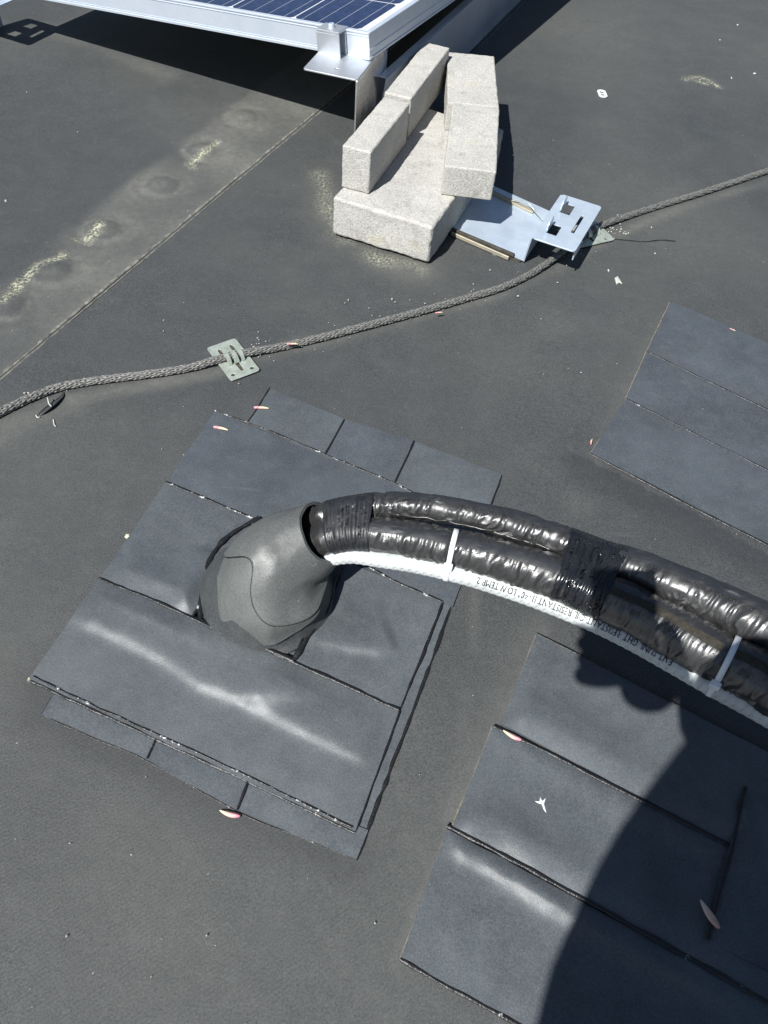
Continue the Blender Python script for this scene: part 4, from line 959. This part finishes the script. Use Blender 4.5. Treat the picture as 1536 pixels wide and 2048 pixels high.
print_on('ENT SUNLIGHT RESISTANT-OIL RESISTANT II -40\u00b0 LOW TEMP 2', 1345, 955, .0138, .86)

# cable ties
def tie(x, label, hx=0.0):
    f = circ_fn('lc'); o_, tg, cs = f(x); v = wrap('cable_tie', lambda t: (o_+tg*t, tg, [(c+tg*t, r) for c, r in cs]), -.0036, .0036, 3, M_WHITE, None, .0012, .0, 1.0, 90)
    v.modifiers['t'].thickness = .0016; v.modifiers['t'].offset = 1
    tag(v, label, 'cable tie', 'white cable ties on the pipes')
    s = np.cross(tg, Z3); s /= np.linalg.norm(s); u = np.cross(s, tg)
    # head where strap leaves the lower pipe on the viewer's side
    c, r = cs[0]; a = -.10; p = c+(r+.003)*(s*math.cos(a)+u*math.sin(a)); tn = -s*math.sin(a)+u*math.cos(a); n_ = s*math.cos(a)+u*math.sin(a)
    box('tie_head', p, tg, tn, n_, (-.0062, .0062, -.0055, .0055, -.002, .0062), M_WHITE, v, .0012, 2)
    box('tie_tail', p, tg, -tn, n_, (-.0033, .0033, .0056, .020, .0008, .0022), M_WHITE, v, .0004, 1)
    return v
tie(907, 'white cable tie round pipe and conduit, the one nearer the boot')
tie(1452, 'white cable tie round pipe and conduit near the right edge, beyond the shiny tape')

# ------------------------------------------------------------------ small things on the roof
M_SEED = []
for k, (c1, c2) in enumerate((((.74, .30, .34), (.80, .68, .42)), ((.58, .34, .28), (.62, .50, .42)))):
    m_, nt_, b_ = mat('winged seed', c1, .5); tc = N(nt_, 'ShaderNodeTexCoord'); sx = N(nt_, 'ShaderNodeSeparateXYZ'); nt_.links.new(tc.outputs['Object'], sx.inputs[0])
    nt_.links.new(ramp(nt_, math_(nt_, 'ADD', math_(nt_, 'MULTIPLY', sx.outputs[0], 45.0), .5), [(.15, c1), (.85, c2)]), b_.inputs['Base Color']); M_SEED.append(m_)
def seed_mesh(m):
    n = 14; v = []; 
    for i in range(n+1):
        t = i/n; x = (t-.5)*.024; w_ = .0046*math.sin(math.pi*min(1, t*.93+.05))**.55*(1-.45*t); yb = .0014*math.sin(t*3)
        z = .0012+.0012*math.sin(t*math.pi)
        v += [(x, yb-w_, z), (x, yb, z+.0008+(.0018 if t < .25 else 0)), (x, yb+w_*.7, z), (x, yb, z-.0008)]
    return mk('winged_seed', v, gridfaces(4, n+1, True)+[(3, 2, 1, 0), tuple(n*4+k for k in range(4))], m, None, True)
SD = [(523, 817, 5, .003, 0, 'pink and yellow winged seed at the top left corner strip of the left patch'), (442, 858, -8, .005, 0, 'pink and yellow winged seed on the wide strip of the left patch, below the corner'),
      (460, 1627, 170, .002, 0, 'pink winged seed at the bottom edge of the left patch'), (1024, 1471, 155, .008, 0, 'pink winged seed on the seam of the lower right patch in sunlight'),
      (1183, 884, 75, .002, 0, 'small reddish winged seed at the left corner of the upper right patch'), (1418, 1828, 120, .016, 1, 'dull brown winged seed in the shadow on the lower right patch'),
      (585, 689, 10, .018, 0, 'faded pink winged seed lying on the cable right of the open clip'), (878, 626, 20, .014, 0, 'tiny orange winged seed caught on the cable below the bricks'), (1466, 661, -30, .003, 0, 'orange winged seed on the top edge of the upper right patch')]
for px_, py_, ang, z_, mi, lab in SD:
    o = seed_mesh(M_SEED[mi]); o.location = V(at(px_, py_, z_)); sc_ = {1183: .55, 878: .6, 1466: .6, 585: .8, 1418: 1.25}.get(px_, 1.0)
    o.scale = (sc_*1.15, sc_*1.25, sc_); o.rotation_euler = (0, 0, math.radians(ang)+ROLL*0+math.pi*(0 if mi == 0 else 0)); tag(o, lab, 'winged seed', 'fallen winged seeds')
def blob(name, px_, py_, pts, h, m, label, cat, z=.001, parent=None):
    """thin raised flake with irregular outline: pts are px offsets"""
    c = at(px_, py_); P = [at(px_+a, py_+b)[:2] for a, b in pts]; k = len(P); v = [(c[0], c[1], z+h)]; 
    for s, zz in ((.6, z+h*.9), (1.0, z+h*.25), (1.0, z-.002)):
        v += [(c[0]+(p[0]-c[0])*s, c[1]+(p[1]-c[1])*s, zz+(.25*h*math.sin(i*2.7) if s < 1 else 0)) for i, p in enumerate(P)]
    f = [(0, 1+i, 1+(i+1) % k) for i in range(k)]
    for L_ in range(2): f += [(1+L_*k+i, 1+(L_+1)*k+i, 1+(L_+1)*k+(i+1) % k, 1+L_*k+(i+1) % k) for i in range(k)]
    o = mk(name, v, f, m, parent)
    if cat: tag(o, label, cat)
    return o
blob('paper_scrap', 1080, 1608, [(-12, -3), (-3, -3), (-2, -11), (3, -4), (9, -9), (6, 2), (9, 14), (12, 24), (6, 16), (1, 3), (-6, 1)], .0016, M_WHITE, 'white forked scrap on the middle strip of the lower right patch', 'scrap', z=.006)
blob('paint_fleck', 1236, 562, [(-7, -5), (-1, -9), (3, -3), (8, 6), (2, 3), (-3, 8)], .0008, M_GRIT, 'pale fleck on the roof left of the upper right patch', 'fleck')
blob('sealant_crumb', 990, 507, [(-7, 0), (-3, -5), (4, -4), (8, 1), (4, 5), (-3, 5)], .004, M_CABLE, 'grey crumb beside the tray edge of the bracket', 'crumb')
blob('yellow_crumb', 61, 1361, [(-4, -1), (0, -6), (4, -2), (4, 4), (-1, 6), (-4, 4)], .003, M_YEL, 'tiny yellow crumb at the left corner of the left patch', 'crumb', z=.003)
blob('yellow_crumb', 256, 1075, [(-6, 1), (-2, -5), (5, -4), (6, 2), (0, 5)], .003, M_YEL, 'tiny yellow crumb on the left edge of the left patch, halfway up', 'crumb', z=.003)
lk = at(1204, 189); rx = 7.2*np.linalg.norm(lk-CP)/FPX
lko = plate('metal_link', rounded(-rx, rx, -rx*1.9, rx*1.9, rx*.85), [rounded(-rx*.5, rx*.5, .22*rx, rx*1.1, rx*.3)[::-1], rounded(-rx*.5, rx*.5, -rx*1.1, -rx*.22, rx*.3)[::-1]], .002, frame(lk+Z3*.0015, np.array([1., .1, 0]), np.array([-.1, 1., 0]), Z3), M_WHITE, None)
tag(lko, 'small pale figure of eight link lying alone on the roof at top right', 'metal link')
# curled black scrap under the cable
vs_ = []; nS = 22
for i in range(nS):
    t = i/(nS-1); p0_ = at(78+36*min(1, t*1.15)**1.2+14*math.sin(t*math.pi*.5)*t, 832-4*t-44*t**1.7)[:2]; w_ = .0085*math.sin(math.pi*min(1, t*.9+.06))
    hgt = .0012+.011*math.sin(t*math.pi)*.6
    vs_ += [(p0_[0]-w_, p0_[1]+w_*.4, .001), (p0_[0], p0_[1], hgt*.6), (p0_[0]+w_*.8, p0_[1]-w_*.3, hgt), (p0_[0], p0_[1]-.0004, hgt*.5)]
so2 = mk('rubber_scrap', vs_, gridfaces(4, nS, True), M_BOOTD, None, True); tag(so2, 'curled black rubber scrap under the cable at the left edge', 'scrap')
for k, (a, b) in enumerate((((95, 795), (103, 813)), ((107, 839), (112, 853)), ((72, 830), (80, 834)))):
    P = np.array([at(*a, .012 if k == 0 else .002), at((a[0]+b[0])/2-1, (a[1]+b[1])/2+3, .010 if k == 0 else .002), at(*b, .009 if k == 0 else .002)]); Q, _s = smoothpath(P, .002); tube(Q, .0012, 6, 'frayed_thread', M_GRIT, so2)
# loose wire end by the tray
Q, _s = smoothpath([at(1020, 402, .016), at(1040, 400, .026), at(1058, 408, .028), at(1068, 420, .02), at(1085, 440, .014)], .002)
lw = tube(Q, .0013, 6, 'loose_wire', M_ZINC); tag(lw, 'short loose wire end curling beside the bracket tray', 'wire')
# grit
bm = bmesh.new(); rg = random.Random(11)
spots = [(57, 786, 5), (49, 786, 4), (90, 780, 3), (784, 598, 4), (790, 604, 3), (697, 600, 4), (690, 606, 3), (507, 694, 5), (512, 705, 4), (548, 722, 3), (478, 767, 4), (1440, 80, 3), (1475, 50, 3), (1509, 147, 4), (1463, 156, 3), (1252, 468, 4), (1240, 448, 4), (1303, 455, 4), (1310, 507, 4), (1217, 541, 4), (1036, 592, 5),
         (1235, 430, 3), (12, 402, 5), (376, 422, 3), (750, 1846, 4), (413, 1871, 4), (133, 1872, 4), (526, 1600, 3), (1162, 745, 4), (1115, 565, 4), (388, 1360, 4), (980, 540, 3), (820, 600, 3), (850, 607, 4), (760, 632, 3), (738, 616, 3), (1400, 160, 3), (130, 1385, 4)]
for _ in range(60): spots.append((rg.uniform(0, 1536), rg.uniform(150, 2048), rg.uniform(1.2, 2.4)))
for _ in range(60):
    t = rg.random(); x = 480+t*760; y = np.interp(x, [480, 700, 850, 1000, 1110, 1240], [712, 661, 621, 577, 520, 445]); spots.append((x+rg.gauss(0, 12), y+rg.gauss(0, 14), rg.uniform(1, 2.6)))
for _ in range(26): spots.append((rg.gauss(512, 12), rg.gauss(700, 14), rg.uniform(1.5, 3.4)))
for _ in range(26): spots.append((rg.gauss(1228, 10), rg.gauss(458, 9), rg.uniform(1.5, 4)))
for x, y, r_ in spots:
    p = at(x, y, .003); rr = r_*.5*np.linalg.norm(p-CP)/FPX
    mm = Matrix.Translation(V(p)) @ Matrix.Rotation(rg.uniform(0, 6), 4, Vector((rg.random(), rg.random(), 1)).normalized()) @ Matrix.Diagonal((rr*rg.uniform(.8, 1.5), rr*rg.uniform(.7, 1.1), rr*.7, 1))
    bmesh.ops.create_icosphere(bm, subdivisions=1, radius=1.0, matrix=mm)
gr = mkbm('grit', bm, M_GRIT); tag(gr, 'pale grit and crumbs scattered over the roof', 'grit', kind='stuff')

# ------------------------------------------------------------------ photographer (stands behind the camera, casts the shadow)
def fromshadow(ux, uy, z): return (ux-SX*z, uy-SY*z, z)
pv = {'pelvis': fromshadow(.66, -.52, .80), 'waist': fromshadow(.62, -.30, .98), 'chest': fromshadow(.58, .10, 1.18), 'neck': fromshadow(.67, .30, 1.32),
      'lsh': fromshadow(.455, .21, 1.20), 'lel': fromshadow(.345, .07, .98), 'lwr': fromshadow(.36, -.20, .84), 'rsh': fromshadow(.80, .15, 1.24), 'rel': fromshadow(.74, .44, 1.02), 'rwr': fromshadow(.455, .515, .99),
      'lhip': fromshadow(.56, -.60, .76), 'rhip': fromshadow(.76, -.56, .76), 'lkn': None, 'rkn': None}
pv['lkn'] = (pv['lhip'][0]-.03, pv['lhip'][1]+.14, .42); pv['rkn'] = (pv['rhip'][0]+.03, pv['rhip'][1]+.14, .42)
pv['lan'] = (pv['lkn'][0], pv['lkn'][1]-.10, .09); pv['ran'] = (pv['rkn'][0], pv['rkn'][1]-.10, .09)
rad_ = {'pelvis': .15, 'waist': .15, 'chest': .25, 'neck': .13, 'lsh': .21, 'lel': .16, 'lwr': .11, 'rsh': .13, 'rel': .13, 'rwr': .105, 'lhip': .11, 'rhip': .11, 'lkn': .075, 'rkn': .075, 'lan': .05, 'ran': .05}
ed = [('pelvis', 'waist'), ('waist', 'chest'), ('chest', 'neck'), ('chest', 'lsh'), ('lsh', 'lel'), ('lel', 'lwr'), ('chest', 'rsh'), ('rsh', 'rel'), ('rel', 'rwr'), ('pelvis', 'lhip'), ('pelvis', 'rhip'), ('lhip', 'lkn'), ('rhip', 'rkn'), ('lkn', 'lan'), ('rkn', 'ran')]
def skinned(name, verts, radii, edges, m, parent, sub=2, root=0):
    me = bpy.data.meshes.new(name); me.from_pydata(verts, edges, []); o = link(name, me, m, parent)
    md = o.modifiers.new('s', 'SKIN'); sub_ = o.modifiers.new('d', 'SUBSURF'); sub_.levels = sub; sub_.render_levels = sub
    for i, r in enumerate(radii): me.skin_vertices[0].data[i].radius = (r, r)
    for i in range(len(verts)): me.skin_vertices[0].data[i].use_root = (i == root)
    dg = bpy.context.evaluated_depsgraph_get(); me2 = bpy.data.meshes.new_from_object(o.evaluated_get(dg)); o.modifiers.clear(); o.data = me2
    me2.name = name; me2.polygons.foreach_set('use_smooth', [True]*len(me2.polygons))
    return o
per_ = empty('person', (pv['pelvis'][0], pv['pelvis'][1], 0)); tag(per_, 'photographer in dark jacket whose shadow falls on the lower right', 'person')
keys = list(pv); body = skinned('body', [pv[k] for k in keys], [rad_[k] for k in keys], [(keys.index(a), keys.index(b)) for a, b in ed], M_CLOTH, None); adopt(body, per_)
nk = Vector(pv['neck']); hc = nk+Vector((-.02, .09, .14))
bm = bmesh.new(); bmesh.ops.create_uvsphere(bm, u_segments=28, v_segments=20, radius=1)
for v in bm.verts:
    c = v.co; x, y, z = c.x*.088, c.y*.108, c.z*.135
    if z < -.02 and y > 0: y *= .95; 
    if z < -.05: x *= .82; 
    if y > .07 and abs(x) < .02 and -.045 < z < .01: y += .022*(1-abs(x)/.02)          # nose
    if y > .06 and -.075 < z < -.062 and abs(x) < .03: y -= .006                         # mouth
    if y > .05 and .0 < z < .02 and .015 < abs(x) < .045: y -= .008                      # eye sockets
    if abs(c.x) > .93 and -.03 < z < .03: x *= 1.14                                      # ears
    v.co = Vector((x, y, z))
hd = mkbm('head', bm, M_SKIN, None, True); hd.matrix_world = Matrix.Translation(hc) @ Matrix.Rotation(math.radians(-38), 4, 'X'); hd.data.transform(hd.matrix_world); hd.matrix_world = Matrix.Identity(4); adopt(hd, per_)
bm = bmesh.new(); bmesh.ops.create_uvsphere(bm, u_segments=28, v_segments=16, radius=1)
for v in bm.verts: c = v.co; v.co = Vector((c.x*.096, c.y*.114-.012, max(c.z, -.25)*.142+.012))
hr = mkbm('hair', bm, M_HAIR, None, True); hr.data.transform(Matrix.Translation(hc) @ Matrix.Rotation(math.radians(-50), 4, 'X')); adopt(hr, per_)
# phone: lens at the camera point, body behind it
ph_ = empty('phone', V(CP)); tag(ph_, 'dark phone held up by the photographer, out of view above the roof', 'phone')
back = CP-CF*.004
adopt(box('phone_body', back, CR, -CU, -CF, (-.080, .005, -.030, .120, .0, .009), M_BLACKP, None, .003, 2), ph_)
# right hand round the lower half of the phone
def pp(x, y, z): return tuple(float(q) for q in (CP+CR*x-CU*y-CF*z))
palm = [pv['rwr'], pp(-.010, .120, .040), pp(-.045, .095, .030)]
hand = skinned('hand', [tuple(map(float, q)) for q in palm], [.055, .062, .056], [(0, 1), (1, 2)], M_SKIN, None); adopt(hand, per_)
for k, yy in enumerate((.055, .078, .101, .122)):
    vs2 = [pp(-.03, .09+.01*k, .024), pp(-.084-.004*(k % 2), yy+.004, .024), pp(-.106-.005*(k % 2), yy, .010), pp(-.098, yy-.002, -.004)]
    adopt(skinned('finger', vs2, [.017, .0155, .014, .011], [(0, 1), (1, 2), (2, 3)], M_SKIN, None), per_)
vs2 = [pp(.0, .11, .03), pp(.022, .085, .026), pp(.020, .055, .018), pp(.006, .035, .014)]
adopt(skinned('finger', vs2, [.016, .014, .012, .010], [(0, 1), (1, 2), (2, 3)], M_SKIN, None), per_)
# left hand rests on the hip
lw_ = Vector(pv['lwr']); adopt(skinned('hand', [tuple(lw_), tuple(lw_+Vector((.04, .0, -.05))), tuple(lw_+Vector((.07, .0, -.09)))], [.04, .038, .024], [(0, 1), (1, 2)], M_SKIN, None), per_)
for k in range(4):
    a = lw_+Vector((.055, -.02+.014*k, -.07)); b = a+Vector((.03, 0, -.035)); c = b+Vector((.02, 0, -.03+.004*k)); adopt(skinned('finger', [tuple(a), tuple(b), tuple(c)], [.012, .011, .009], [(0, 1), (1, 2)], M_SKIN, None), per_)
for s in ('lan', 'ran'):
    p = Vector(pv[s]); adopt(skinned('shoe', [(p.x, p.y-.05, .055), (p.x, p.y+.06, .052), (p.x, p.y+.17, .042)], [.052, .052, .040], [(0, 1), (1, 2)], M_BLACKP, None), per_)
SC.render.resolution_x = 768; SC.render.resolution_y = 1024
